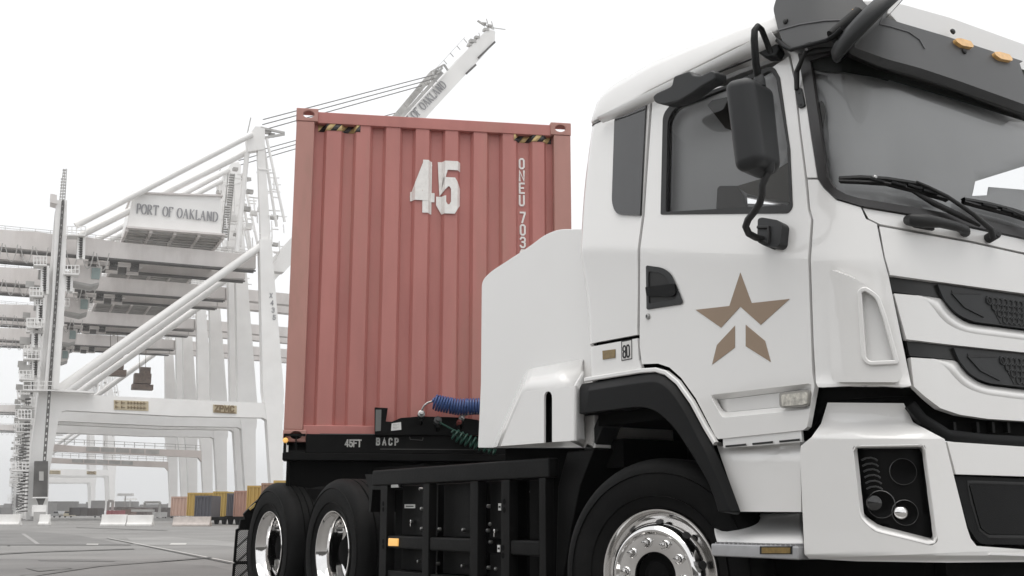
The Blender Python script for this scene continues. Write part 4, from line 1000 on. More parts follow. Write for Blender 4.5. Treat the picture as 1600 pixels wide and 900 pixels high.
for u, v in bolts:
    mb = MB(); c = near(u, v, .078); mb.lathe([(.001, .012), (.008, .010), (.011, .004), (.011, -.012)], c, (0, -1, 0), 8); mb.done('rack_bolt', STEEL, RACK, True)
for u, v, w, h, y in ((640, 791, 8, 3, .105), (780.5, 792, 2, 5.5, .07), (779, 857, 2, 5.5, .07)):
    mb = MB(); mb.prism([near(u + a * w, v + b * h, y) for a, b in ((-1, -1), (1, -1), (1, 1), (-1, 1))], (0, .004, 0)); lb = mb.done('warning_label', mat('label_white', (.7, .7, .68), .5), RACK)
    mb = MB(); mb.prism([near(u + a * w * .75, v + b * h * .28, y - .002) for a, b in ((-1, -1), (1, -1), (1, 1), (-1, 1))], (0, .001, 0)); mb.done('label_print', SEAL, RACK)
for u, v, y in ((645, 815, .10), (776, 830, .07)):
    mb = MB(); c = near(u, v, y); mb.lathe([(.001, .02), (.012, .018), (.014, .0)], c, (0, -1, .0), 12); mb.bar(c + V((0, -.012, -.03)), c + V((0, -.012, .0)), .012, .008); mb.done('rack_latch', CHROME, RACK, True)
mb = MB(); mb.prism([near(u, v, -.002) for u, v in ((606.5, 841), (621.5, 841.5), (621, 853.5), (606, 853))], (0, .02, 0)); AL = mb.done('rack_marker_lamp', AMBERL, RACK, bevel=.004)
mb = MB(); mb.prism([near(u, v, -.004) for u, v in ((611, 757.5), (622, 757), (623, 761.5), (611, 762))], (0, .02, 0)); mb.done('rack_clip', STEEL, RACK)
for i, (u, v) in enumerate(((599, 787), (599, 796), (599, 846), (599, 854), (788, 784), (788, 797), (786, 856), (786, 868))):
    mb = MB(); mb.lathe([(.016, .001), (.001, .0012)], near(u, v, -.0005), (0, -1, 0), 14); mb.done('post_hole', DARK, RACK)
mb = MB()
for k in range(9):
    c = near(820 + (k % 3) * 14 + 3 * (k // 3), 762 + (k // 3) * 16 + (k % 2) * 6, .2); mb.lathe([(.014, 0), (.014, .02), (.001, .022)], c, (0, -1, .1), 8); mb.tube([c, c + V((.05, .02, .08)), c + V((.12, .05, .02))], .009, 6)
mb.done('air_fittings', mat('dull_fitting', (.12, .115, .11), .5), RACK, True)
mb = MB(); mb.prism([near(u, v, .02) for u, v in ((570, 741), (583, 741), (583, 757), (596, 757), (596, 765), (582, 765), (579, 800), (576, 800), (577, 765))], (0, .2, 0)); mb.done('rack_end_bracket', BLACK, RACK)

# ------------------------------------------------------------------ container and trailer
EW = (FH * 1748 + RT * 10800).normalized()       # across the container, near side to far side
EB = V((-EW.y, EW.x, 0))                         # towards the trailer's tail
if EB.dot(FH) < 0: EB = -EB
EZ = V((0, 0, 1)); NF = -EB                       # front normal
CO = onp(443, 675, FH, FH.dot(EYE) + 9.05)       # near bottom corner of the container front
DCF = CO.dot(EB)
def CF(d=0.0): return lambda u, v: onp(u, v, EB, DCF + d)      # plane of the container front, d metres behind it
def loc(p): q = V(p) - CO; return q.dot(EW), q.dot(EB), q.z
def W3(a, b, z): return CO + EW * a + EB * b + EZ * z
CN = empty('shipping_container', W3(1.2, 0, -.08), 'weathered red ribbed shipping container marked 45 on the trailer behind the cab', 'container')
CH = loc(CF()(460, 168))[2]; CWD = 2.438; CLEN = 13.7
def cbox(mb, a0, a1, b0, b1, z0, z1):
    c = W3((a0 + a1) / 2, (b0 + b1) / 2, (z0 + z1) / 2); mb.obox(c, EW, EB, EZ, abs(a1 - a0) / 2, abs(b1 - b0) / 2, abs(z1 - z0) / 2)
CZ0 = -.08
PW = .155
for a0 in (0, CWD - PW):
    mb = MB(); cbox(mb, a0, a0 + PW, 0, .16, CZ0 + .1, CH - .119); mb.done('corner_post', REDP, CN, bevel=.008)
# top rail and bottom rail
mb = MB(); cbox(mb, .181, CWD - .181, .012, .10, CH - .125, CH - .022); mb.done('top_rail', RED, CN, bevel=.006)
mb = MB(); cbox(mb, PW, CWD - PW, .01, .12, CZ0, CZ0 + .14); mb.done('bottom_rail', RED, CN, bevel=.006)
# corner castings with their oval hand holes
def casting(a0, a1, z0, z1):
    n = 20; c = ((a0 + a1) / 2 + (.012 if a0 < 1 else -.005), (z0 + z1) / 2 + .004)
    bm = bmesh.new(); out = []; inn = []; rx, rz = .048, .032
    for k in range(n):
        t = 2 * PI * k / n + .01; dx, dz = math.cos(t), math.sin(t)
        s = min((a1 - c[0]) / dx if dx > 1e-6 else ((a0 - c[0]) / dx if dx < -1e-6 else 9), (z1 - c[1]) / dz if dz > 1e-6 else ((z0 - c[1]) / dz if dz < -1e-6 else 9))
        out.append((c[0] + dx * s, c[1] + dz * s)); inn.append((c[0] + rx * dx, c[1] + rz * dz))
    for cx_, cz_ in ((a0, z0), (a1, z0), (a1, z1), (a0, z1)):
        i = min(range(n), key=lambda k: (out[k][0] - cx_) ** 2 + (out[k][1] - cz_) ** 2); out[i] = (cx_, cz_)
    F0 = [bm.verts.new(W3(a, -.004, z)) for a, z in out]; F1 = [bm.verts.new(W3(a, -.004, z)) for a, z in inn]
    B0 = [bm.verts.new(W3(a, .174, z)) for a, z in out]; B1 = [bm.verts.new(W3(a, .03, z)) for a, z in inn]
    for k in range(n):
        j = (k + 1) % n; bm.faces.new((F0[k], F0[j], F1[j], F1[k])); bm.faces.new((F1[k], F1[j], B1[j], B1[k])); bm.faces.new((F0[j], F0[k], B0[k], B0[j]))
    bmesh.ops.recalc_face_normals(bm, faces=bm.faces)
    o = link('corner_casting', bm, REDP, CN, bevel=.006)
    # the casting is hollow: pale sky shows through the side and top holes of it
    return o
casting(-.004, .184, CH - .118, CH); casting(CWD - .184, CWD + .004, CH - .118, CH)
casting(-.004, .184, CZ0, CZ0 + .1)
for a0 in (0, CWD - .178):
    for q in ((0, .02), (.158, .178)):
        mb = MB(); cbox(mb, a0 + .02, a0 + .158, .08, .1, CH - .11, CH - .02); 
    mb.bm.free()
# corrugated front sheet
def cpx(u, v): p = CF(.05)(u, v); return loc(p)
tops = [(370, 445), (523, 595), (678, 750), (832, 900), (985, 1050), (1133, 1200), (1283, 1350), (1437, 1497)]
ribs = []
for l, r in tops:
    vv = 190 + (l - 300) * .018
    a = cpx(400 + l / 3.333, vv + 15)[0]; b = cpx(400 + r / 3.333, vv + 15)[0]; ribs.append((a, b))
PRO, REC, SLP = .022, .076, .026
br = []
edges = [(PW - .01, REC)]
for a, b in ribs: edges += [(a - SLP, REC), (a, PRO), (b, PRO), (b + SLP, REC)]
edges.append((CWD - PW + .01, REC))
def depth(a):
    for (x0, d0), (x1, d1) in zip(edges, edges[1:]):
        if x0 <= a <= x1: return d0 + (d1 - d0) * (a - x0) / max(1e-6, x1 - x0)
    return REC
bm = bmesh.new(); zs_ = [CZ0 + .1 + (CH - .06 - CZ0 - .1) * k / 6 for k in range(7)]
cols = [[bm.verts.new(W3(a, d, z)) for z in zs_] for a, d in edges]
for A, B in zip(cols, cols[1:]):
    for k in range(6): bm.faces.new((A[k], B[k], B[k + 1], A[k + 1]))
bmesh.ops.recalc_face_normals(bm, faces=bm.faces)
for f in bm.faces:
    if f.normal.dot(NF) < 0: f.normal_flip()
link('corrugated_front', bm, RED, CN, solid=.003, bevel=.003)
mb = MB(); cbox(mb, .02, CWD - .02, .2, CLEN, CZ0 + .02, CH - .10); mb.done('container_body', RED, CN)
def wrapdep(a_off): return lambda q: -(depth(q + a_off)) + .0
def clet(s, u, v, h, w, vertical=False, gap=.22, wid=1.0, m=WLET, name='lettering'):
    a, b, z = cpx(u, v); br_ = [e[0] - a for e in edges]
    return lettering(s, W3(a, 0, z), EW, EZ, h, w, m, CN, gap=gap, wid=wid, vertical=vertical, raise_=.007, warp=wrapdep(a), breaks=br_, name=name, thick=.001)
zt = cpx(690, 250)[2]; zb = cpx(690, 328)[2]
clet('45', 648, 326, zt - zb - .06, .084, gap=.35, wid=.66, name='size_number')
hh = cpx(816, 246)[2] - cpx(816, 262.4)[2]
clet('ONEU', 812.5, 262, hh * .9, .0165, True, gap=.295, wid=.86, name='container_code')
clet('7032', 814.0, 346.2, hh * .9, .0165, True, gap=.295, wid=.86, name='container_code')
# hazard tape
def hazard(u0, u1, v0, v1, du):
    a0, _, z0 = cpx(u0, v0); a1, _, z1 = cpx(u1, v0); h = .062; n = 0; tp = a0; stepw = .052; sl = .05
    zc = z0
    HB = []
    k = 0; a = a0 - sl
    while a < a1:
        q = [(a, 0), (a + stepw, 0), (a + stepw + sl, h), (a + sl, h)]
        q = [(max(a0, min(a1, x)), y) for x, y in q]
        if max(x for x, _ in q) - min(x for x, _ in q) > .004:
            bm = tess([(x * 1, y * 1) for x, y in q], 10)
            for b in [e[0] for e in edges]:
                bmesh.ops.bisect_plane(bm, geom=bm.verts[:] + bm.edges[:] + bm.faces[:], dist=1e-5, plane_co=(b, 0, 0), plane_no=(1, 0, 0))
            for v in bm.verts: v.co = W3(v.co.x, depth(v.co.x) - .004, zc - (v.co.x - a0) * .0 + v.co.y)
            bm.normal_update()
            for f in bm.faces:
                if f.normal.dot(NF) < 0: f.normal_flip()
            link('hazard_stripe', bm, HAZY if k % 2 == 0 else HAZB, CN, solid=.001)
        a += stepw; k += 1
hazard(497, 563, 204.5, 0, 0); hazard(802, 862, 221, 0, 0)

TL = empty('semi_trailer', W3(1.2, 1, -CO.z), 'black container trailer with a stencilled front beam under the red container', 'trailer')
b0 = -.03
def tb(u, v, d=b0): return loc(CF(d)(u, v))
aL = tb(443, 690)[0]; zT = tb(443, 677.5)[2]; zB = tb(443, 707)[2]
BEAM = MB(); a1 = tb(478, 690)[0]
cbox(BEAM, a1, CWD + .02, b0, .22, zB, zT); BM_ = BEAM.done('front_beam', BLACK, TL, bevel=.004)
mb = MB(); cbox(mb, aL, a1 - .004, b0 - .006, b0 + .014, zT - .02, zT); cbox(mb, aL, a1 - .004, b0 - .006, b0 + .014, zB, zB + .02); cbox(mb, aL, aL + .014, b0 - .006, .22, zB, zT); cbox(mb, aL + .095, aL + .105, b0 - .004, .1, zB + .02, zT - .02)
cbox(mb, aL + .02, a1, .12, .14, zB, zT); mb.done('beam_end_pocket', BLACK, TL)
mb = MB(); c = W3(*tb(446, 688, -.05)); mb.lathe([(.001, .012), (.016, .01), (.022, .0), (.022, -.02)], c, NF, 14); mb.done('side_marker_lamp', AMBERL, TL, True)
mb = MB(); c = W3(*tb(449, 701, -.045)); mb.obox(c, EW, EB, EZ, .008, .004, .028); mb.done('reflector_strip', mat('label_white', (.7, .7, .68), .5), TL)
mb = MB(); cbox(mb, aL - .004, CWD + .02, b0 - .01, .25, zB - .06, zB - .002); mb.done('beam_lower_flange', BLACK, TL, bevel=.004)
z5 = tb(447, 765)[2]
mb = MB(); cbox(mb, aL + .03, aL + .06, .0, .4, z5 - .3, zB - .061); cbox(mb, aL + .062, CWD, .03, 3, z5 - .3, zB - .061); mb.done('gooseneck', DARK, TL)
mb = MB(); cbox(mb, .5, 1.9, 3, 13.5, zB - .35, zB - .05); cbox(mb, .2, 2.2, 10, 13, -CO.z + .2, -CO.z + 1.0); mb.done('trailer_frame', DARK, TL)
pl_pts = [(585.5, 676), (585.5, 636.5), (606, 637.5), (603, 658.5), (612, 659), (626, 653), (657, 650.5), (700, 651.5), (722, 652.5), (746, 656), (764, 664), (764, 680), (585.5, 680)]
mb = MB(); mb.prism([CF(-.06)(u, v) for u, v in pl_pts], EB * .035); GP = mb.done('connection_plate', BLACK, TL, bevel=.003)
mb = MB(); mb.prism([CF(-.066)(u, v) for u, v in ((587, 640), (596, 640), (595, 673), (586.5, 674))], EB * .005); mb.done('plate_inset', mat('grey_primer', (.14, .145, .14), .6), GP)
mb = MB(); mb.prism([CF(-.064)(u, v) for u, v in ((612, 661.5), (626.5, 659.5), (627, 671.5), (611, 673))], EB * .003); st_ = mb.done('plate_sticker', mat('label_white', (.7, .7, .68), .5), GP)
mb = MB()
for k in range(4): mb.prism([CF(-.0655)(u, v) for u, v in ((614, 663 + k * 2.3), (623 - k % 2 * 3, 662.4 + k * 2.3), (623 - k % 2 * 3, 663 + k * 2.3), (614, 663.6 + k * 2.3))], EB * .0008)
mb.done('sticker_print', GLET, GP)
mb = MB(); mb.prism([CF(-.035)(u, v) for u, v in ((500, 677.3), (764, 679.2), (764, 680.6), (500, 678.8))], EB * .004); mb.prism([CF(-.035)(u, v) for u, v in ((594, 701), (764, 702), (764, 703.2), (594, 702.2))], EB * .004); mb.done('beam_edge', mat('worn_edge', (.07, .068, .065), .5), TL)
def tlet(s, u, v, u2, vtop, w, gap, wid):
    o = CF(b0)(u, v); h = loc(CF(b0)(u, vtop))[2] - loc(o)[2]
    lettering(s, o, EW, EZ, h, w, GLET, TL, gap=gap, wid=wid, raise_=.004, name='stencil', thick=.001)
tlet('45FT', 539.5, 697.5, 567, 687.5, .011, .26, .86); tlet('BACP', 588.5, 694.8, 632, 685, .012, .64, .86)
mb = MB(); mb.tube([CF(-.035)(u, v) for u, v in ((640, 682), (641, 686.5), (660, 688), (661, 683.5))], .004, 6); mb.done('beam_handle', mat('worn_edge', (.07, .068, .065), .5), TL, True)
# couplings on the plate
for u, v, m_, r in ((658, 648, STEEL, .03), (684, 658, mat('dark_socket', (.06, .06, .06), .4), .034), (721, 654, STEEL, .024), (717, 661, mat('red_coupling', (.22, .05, .04), .5), .022)):
    mb = MB(); c = CF(-.075)(u, v); mb.lathe([(.001, .06), (r * .55, .058), (r * .6, .035), (r, .03), (r, 0), (r * 1.05, -.02)], c, (NF + EZ * .25), 14); mb.done('air_coupling', m_, GP, True)
    mb = MB(); mb.tube([c + EZ * .0, c - EZ * .05 + NF * .02, c - EZ * .075 + EB * .02], r * .5, 8); mb.done('coupling_body', BLACK, GP, True)

def coil(name, path, rad, wire, turns, m, label, seg=14):
    """helix of hose round a path of sight points (u, v, d)"""
    P = [CF(d)(u, v) for u, v, d in path]
    L = [0]
    for a, b in zip(P, P[1:]): L.append(L[-1] + (b - a).length)
    pts = []; n = turns * seg
    for k in range(n + 1):
        d = L[-1] * k / n; i = max(j for j in range(len(P) - 1) if L[j] <= d + 1e-9); t = (d - L[i]) / (L[i + 1] - L[i])
        c = P[i].lerp(P[i + 1], t)
        a_ = P[max(0, i - (t < .5))]; b_ = P[min(len(P) - 1, i + 1 + (t >= .5))]
        ax = (b_ - a_).normalized(); x = ax.cross(EZ).normalized(); y = x.cross(ax)
        an = 2 * PI * k / seg; rr_ = rad * min(1, .35 + k / (seg * 1.5))
        pts.append(c + x * (rr_ * math.cos(an)) + y * (rr_ * math.sin(an)))
    mb = MB(); mb.tube(pts, wire, 6); o = mb.done(name, m, None, True); return tag(o, label, 'hose')
BLUE = mat('blue_hose', (.04, .08, .22), .35, noise=.1, nscale=20, coat=.3); GREEN = mat('green_cable', (.02, .07, .05), .4, noise=.1)
coil('coiled_air_hose', [(676, 628, -.12), (690, 631, -.13), (715, 636, -.14), (745, 635, -.15), (790, 632, -.18)], .062, .0095, 27, BLUE, 'coiled blue air hose between the trailer plate and the white fairing')
mb = MB(); mb.tube([CF(d)(u, v) for u, v, d in ((659, 646, -.1), (659.5, 640, -.12), (663, 633.5, -.12), (669, 629, -.12), (676, 627, -.12))], .0085, 8)
tag(mb.done('air_pipe', STEEL, None, True), 'bent pale pipe from coupling to the blue coiled hose', 'pipe')
mb = MB(); mb.tube([CF(d)(u, v) for u, v, d in ((721, 652, -.1), (728, 648, -.12), (738, 646.5, -.13), (760, 646, -.15), (790, 648, -.15))], .0075, 8)
tag(mb.done('air_pipe', STEEL, None, True), 'thin pale pipe running to the fairing below the blue coil', 'pipe')
coil('coiled_cable', [(705, 676, -.12), (720, 684, -.13), (745, 694, -.14), (775, 702, -.16)], .048, .0075, 10, GREEN, 'coiled dark green cable hanging in front of the stencilled trailer beam')
mb = MB(); mb.tube([CF(d)(u, v) for u, v, d in ((684, 658, -.1), (692, 663, -.12), (705, 670, -.12), (716, 675, -.12), (728, 680, -.12))], .008, 8)
tag(mb.done('cable_lead', GREEN, None, True), 'straight dark lead from the round socket to the green coil', 'cable')

# ------------------------------------------------------------------ quay cranes
BQ = (FH * 1748 + RT * 3860).normalized(); QQ = V((-BQ.y, BQ.x, 0))
if QQ.dot(FH) < 0: QQ = -QQ
CR0 = onp(432, 803, FH, FH.dot(EYE) + 143); CR0.z = 0
DQ = CR0.dot(QQ)
def cq(u, v, q=0.0):
    p = onp(u, v, QQ, DQ + q); return (p - CR0).dot(BQ), p.z
def crane(q0, label, boom_up, first, portal_drop=0, code='X435', small=1.0, shift=0.0, signs=True, braces=(0, 17), slim=()):
    base = CR0 + QQ * q0 + BQ * shift
    T = empty('quay_crane', base, label, 'crane', 'gantry cranes along the quay')
    def K(b, q, z): return base + BQ * (b * small) + QQ * (q * small) + EZ * (z * small)
    def P(u, v, q=0): b, z = cq(u, v); return K(b, q, z)
    def plate(name, pts, q, w, m, par=None, bevel=0):   # outline traced in the frame plane, w metres deep
        mb = MB(); mb.prism([P(u, v, q) for u, v in pts], QQ * (w * small)); return mb.done(name, m, par or T, bevel=bevel)
    def pipe(name, a, b, q, r, m=CRW, par=None, seg=10):
        mb = MB(); mb.tube([P(*a, q), P(*b, q)], r * small, seg); return mb.done(name, m, par or T, True)
    for q in (0, 17):
        plate('seaside_leg', [(406, 374), (424, 374), (444, 616), (441, 640), (443, 812), (420, 812), (424, 765), (417, 655), (411, 610)], q, 1.7, CRW)
        plate('landside_leg', [(86, 330), (104, 330), (90, 600), (94, 640), (77, 740), (74, 812), (40, 812), (44, 740), (62, 600)], q, 1.8, CRW)
        d = portal_drop
        if not slim: plate('portal_beam', [(84, 611 + d), (160, 618 + d), (444, 631 + d), (443, 655 + d), (424, 664 + d), (419, 657 + d), (411, 652.5 + d), (280, 650 + d), (104, 641 + d), (97, 643 + d), (92, 652 + d), (80, 652 + d)], q + .1, 1.6, CRW)
        if q in slim:
            B_ = plate('portal_beam', [(84, 613 + d), (160, 620 + d), (430, 632 + d), (430, 660 + d), (424, 660 + d), (412, 646 + d), (398, 645 + d), (104, 630 + d), (80, 631 + d)], q + .1, 1.4, CRP)
            mb = MB()
            for k in range(16): u = 92 + k * 21; v = 613 + d + (u - 84) * .055; mb.bar(P(u, v, q + .2), P(u, v - 11, q + .2), .09, .09)
            for dv in (-5.5, -11): mb.bar(P(90, 613.4 + d + dv, q + .2), P(420, 632 + d + dv, q + .2), .08, .08)
            mb.done('beam_railing', CRM, B_)['kind'] = 'stuff'
            for k in range(5):
                u = 180 + k * 31; v = 616 + d + (u - 84) * .055
                mb = MB(); mb.prism([P(u, v, q + .05), P(u + 28, v + 1.5, q + .05), P(u + 28, v + 10.5, q + .05), P(u, v + 9, q + .05)], QQ * .1); mb.done('beam_panel', CRM, B_)
        
        if q in braces: pipe('diagonal_brace', (409, 383), (88, 610), q + .8, .52)
        pipe('backstay', (394, 209), (118, 352), q + .2, .42); 
        if q == 0: pipe('backstay', (392, 231), (126, 364), q + 1.6, .42)
        plate('mast_column', [(402.5, 196), (412, 196), (423, 352), (424, 375), (409, 375), (408, 350)], q + .4, 1.0, CRW)
        plate('mast_gusset', [(386, 214), (400, 196), (415, 200), (414, 232), (388, 236)], q + .3, 1.2, CRW)
        pipe('mast_strut', (388, 236), (372, 392), q + .8, .34); pipe('mast_strut', (418, 215), (446, 345), q + .5, .2); pipe('mast_strut', (414, 215), (436, 350), q + 1.4, .2)
        if boom_up or True:
            for k, (y0, x1, y1) in enumerate(((185, 688, 113), (190, 676, 121), (196, 664, 129))):
                if boom_up: pipe('forestay', (412, y0 + k * 1.5), (x1, y1), q + .5 + k * .4, .075, ROPE, seg=5)
    for u in (60, 432):                                        # sill beams along the quay and the wheel bogies
        mb = MB(); a, b = P(u, 798, -3), P(u, 798, 22); mb.bar(a, b, 1.5 * small, 1.3 * small); mb.done('sill_beam', CRW, T)
        for q in (-3, 2, 15, 20):
            mb = MB(); c = P(u, 808, q); mb.obox(c, BQ, QQ, EZ, .6 * small, 2.0 * small, .6 * small); mb.done('bogie', CRM, T)
    # twin girders with rails and undersides
    for q in (2.2, 9.5):
        g_ = plate('girder', [(-180, 344), (0, 352), (58, 355.5), (84, 359.5), (140, 364.5), (180, 371.5), (320, 384.5), (405, 394), (405, 414), (320, 410), (160, 395.5), (0, 379), (-180, 364)], q, 1.35, CRG)
        mb = MB(); mb.bar(P(-180, 366.5, q + 1.2), P(404, 417, q + 1.2), .32 * small, .3 * small); mb.bar(P(-180, 369, q - .3), P(404, 419, q - .3), .22 * small, .2 * small); mb.done('trolley_rail', CRD, g_)
        mb = MB()
        for k in range(24):
            u = -160 + k * 24; v = 353 + (u) * .103
            mb.bar(P(u, v - 8, q + .2), P(u, v + 2, q + .2), .05 * small, .05 * small)
        for dv in (-8, -4.5): mb.bar(P(-170, 353 - 17.5 + dv, q + .2), P(400, 353 + 41 + dv, q + .2), .05 * small, .05 * small)
        o = mb.done('walkway_rail', CRM, g_); o['kind'] = 'stuff'
    mb = MB()
    for k in range(9):
        u = -150 + k * 62; v = 366 + u * .088; mb.bar(P(u, v, 3.5), P(u, v, 10), .5 * small, .7 * small)
    mb.done('girder_ties', CRG, T)
    # machinery house with its sign, on a floor frame
    hs = [(209.5, 298.5), (347, 303.5), (347.5, 364), (201, 352), (201, 345)]
    H = plate('machinery_house', hs, 1.0, 9.5, CRW)
    mb = MB(); mb.prism([P(u, v, .7) for u, v in ((207, 297), (350, 302), (350, 304.5), (207, 299.5))], QQ * 10.2 * small); mb.done('roof_edge', CRG, H)
    mb = MB(); mb.prism([P(u, v, -.2) for u, v in ((197, 353), (352, 365.5), (352, 368.5), (197, 356))], QQ * 11.5 * small); mb.done('floor_frame', CRG, H)
    for k in range(5):
        u = 199 + k * 37.5; mb = MB(); mb.bar(P(u, 357 + k * 3, .2), P(u, 357 + k * 3, 11), .35 * small, .6 * small); mb.done('floor_beam', CRG, H)
    mb = MB()
    for k in range(7): mb.bar(P(200, 357, 1 + k * 1.5), P(350, 369.2, 1 + k * 1.5), .3 * small, .3 * small)
    mb.done('floor_grid', CRM, H)
    if signs:
        o = P(214.5, 330.5, .9); e = (P(343, 341, .9) - o)
        e_len = e.length; e = e.normalized()
        hgt = cq(216, 315.5)[1] - cq(216, 330.5)[1]
        lettering('PORT OF OAKLAND', o, BQ + EZ * 0, EZ, hgt * small, .19 * small, CRLET, H, serif=True, gap=.17, fit=e_len, raise_=.06, name='house_sign', thick=.02)
        for (u, v, w_, h_) in ((178, 632, 54, 15),):
            pb = MB(); pb.prism([P(u + a, v + b + a * .04, .02) for a, b in ((0, -7), (w_, -7), (w_, 8), (0, 8))], QQ * .06); pl = pb.done('maker_plate', CRSIGN, T)
            for r in range(2):
                for k, (x0, x1) in enumerate(((3, 9), (12, 20), (22, 52))):
                    lb = MB(); yy = -3.5 + r * 7
                    n = 1 if k < 2 else 6
                    for j in range(n):
                        xa = x0 + (x1 - x0) * j / n; xb = xa + (x1 - x0) / n * .7
                        lb.bar(P(u + xa, v + yy + xa * .04 + 2.2, -.04), P(u + xa, v + yy + xa * .04 - 2.2, -.04), .12, .05); lb.bar(P(u + xa, v + yy + xa * .04, -.05), P(u + xb, v + yy + xb * .04, -.05), .12, .05)
                    lb.done('plate_characters', CRBROWN, pl)
        pb = MB(); pb.prism([P(u, v, .02) for u, v in ((333, 632), (370, 634), (370, 646.5), (333, 644.5))], QQ * .06); pl = pb.done('maker_sign', CRSIGN, T)
        o = P(336, 642.0, -.02); hgt = cq(336, 634.2)[1] - cq(336, 642.5)[1]
        lettering('ZPMC', o, BQ, EZ, hgt, .2, CRBROWN, pl, gap=.3, wid=1.12, raise_=.03, name='maker_name', thick=.02)
        mb = MB(); mb.bar(P(336, 643.6, -.03), P(368, 645.3, -.03), .05, .14); mb.done('sign_rule', CRBROWN, pl)
        hl_ = .58
        for k, ch in enumerate(code):
            u, v = (421.5 + k * 1.6, 465 + k * 11.4)
            lettering(ch, P(u, v, -.02), BQ, EZ, hl_, .11, CRLET, T, raise_=.03, name='leg_number', thick=.02)
    # machinery stairs tower beside the mast, seaside
    sb = MB(); 
    for k in range(26):
        v = 268 + k * 3.9; u = 362 - k * .55 + (k % 13) * .2
        sb.bar(P(u, v, 1.5), P(u + 8, v + .6, 1.5), .5, .16)
    for u in (360, 370): sb.bar(P(u, 266, 1.7), P(u - 10, 372, 1.7), .12, .12)
    sb.done('stair_flight', CRM, T)
    cl = MB()
    rg = random.Random(5)
    for k in range(74):
        u = 352 + rg.random() * 92; v = 262 + rg.random() * 125; q = rg.random() * 8
        if rg.random() < .5: cl.bar(P(u, v, q), P(u + 6 + rg.random() * 14, v + 1, q), .15, .15)
        else: cl.bar(P(u, v, q), P(u + 1, v + 10 + rg.random() * 16, q), .13, .13)
    for k in range(7):
        u = 372 + k * 9; v = 300 + rg.random() * 75; cl.obox(P(u, v, 2 + rg.random() * 4), BQ, QQ, EZ, .3 + rg.random() * .3, .4, .25 + rg.random() * .3)
    cl.done('mast_walkways', CRW, T)['kind'] = 'stuff'
    cl = MB()
    for k, (u, v, s) in enumerate(((420, 202, .9), (428, 206, .7), (372, 258, .6), (396, 292, .8), (392, 318, .9), (437, 330, .9), (440, 372, .7), (430, 385, .6), (352, 285, .6), (380, 352, .5))):
        cl.obox(P(u, v, 1 + k * .5), BQ, QQ, EZ, s * .55, .4, s * .3)
    cl.bar(P(408, 198, .5), P(446, 206, .5), .3, .3); cl.bar(P(412, 214, .5), P(446, 208, .5), .3, .3); cl.bar(P(386, 214, .5), P(393, 182, .5), .12, .12)
    cl.done('mast_machinery', CRM, T)['kind'] = 'stuff'
    # landside tower: lift rail, ladders, platforms, cage and mast head
    plate('lift_tower', [(87, 318), (104, 318), (100, 480), (91, 610), (68, 610), (80, 480)], -1.6, 1.5, CRW)
    lr = MB(); N = 42
    for k in range(N):
        t = k / N; v = 322 + t * 410; u = 97.5 - (v - 322) * .073
        lr.bar(P(u - 1.4, v, -1.8), P(u + 1.6, v, -1.8), .22, .34 if k % 3 else .6)
    lr.bar(P(96, 320, -1.75), P(66, 735, -1.75), .1, .1); lr.bar(P(99, 320, -1.75), P(69.5, 735, -1.75), .1, .1)
    lr.done('lift_rack', CRD, T)
    lc = MB(); lc.prism([P(u, v, -2.8) for u, v in ((53, 722), (74, 722), (73, 778), (51, 778))], QQ * 2.0); LC = lc.done('lift_car', CRD, T)
    lc = MB(); lc.prism([P(u, v, -2.9) for u, v in ((60, 738), (67, 738), (67, 752), (60, 752))], QQ * .1); lc.done('lift_window', CRM, LC)
    lc = MB(); lc.prism([P(u, v, -3) for u, v in ((50, 777), (74, 777), (74, 779), (50, 779))], QQ * 2.4); lc.done('lift_floor', CRW, LC)
    lc = MB(); lc.prism([P(u, v, -2.4) for u, v in ((56, 779), (70, 779), (66, 790), (60, 790))], QQ * 1.4); lc.done('lift_motor', CRD, LC)
    cg = MB()
    for k in range(11):
        v = 270 + k * 4.6; w = 4.6 if k < 3 else 8.5
        cg.tube([P(100 - (v - 268) * .07 + w / 2 * math.cos(2 * PI * j / 8), v, -1.2 + w / 24 * math.sin(2 * PI * j / 8)) for j in range(8)], .055, 4, closed=True)
    for du in (-4, 0, 4): cg.bar(P(101 + du * .6, 268, -1.2), P(96.5 + du, 318, -1.2), .09, .09)
    cg.done('ladder_cage', CRM, T)
    plate('tower_platform', [(78, 309), (88, 311), (88, 325), (78, 322)], -2, 2.4, CRG)
    st = MB()
    for (u, v0, v1) in ((126, 375, 408), (70, 420, 462), (60, 462, 480), (107, 432, 458), (57, 515, 545), (56, 565, 592), (64, 470, 508)):
        n = int((v1 - v0) / 3.6)
        for k in range(n): st.bar(P(u - 4, v0 + k * 3.6, -1.0), P(u + 4, v0 + k * 3.6 - .6, -1.0), .5, .14)
        
        so_ = MB()
        for du in (-4.4, 4.4): so_.bar(P(u + du, v0 - 2, -1.1), P(u + du - 1, v1, -1.1), .3, .3)
        so_.prism([P(u - 4, v0 - 2, -.7), P(u + 4, v0 - 2, -.7), P(u + 3, v1, -.7), P(u - 5, v1, -.7)], QQ * .1)
        so_.done('stair_side', CRW, T)
    for k in range(30): 
        v = 625 + k * 6; u = 44 - (v - 625) * .03
        st.bar(P(u - 5, v, -1.0), P(u + 4, v - .5, -1.0), .5, .15)
    st.done('stairs', CRD, T)['kind'] = 'stuff'
    pf = MB()
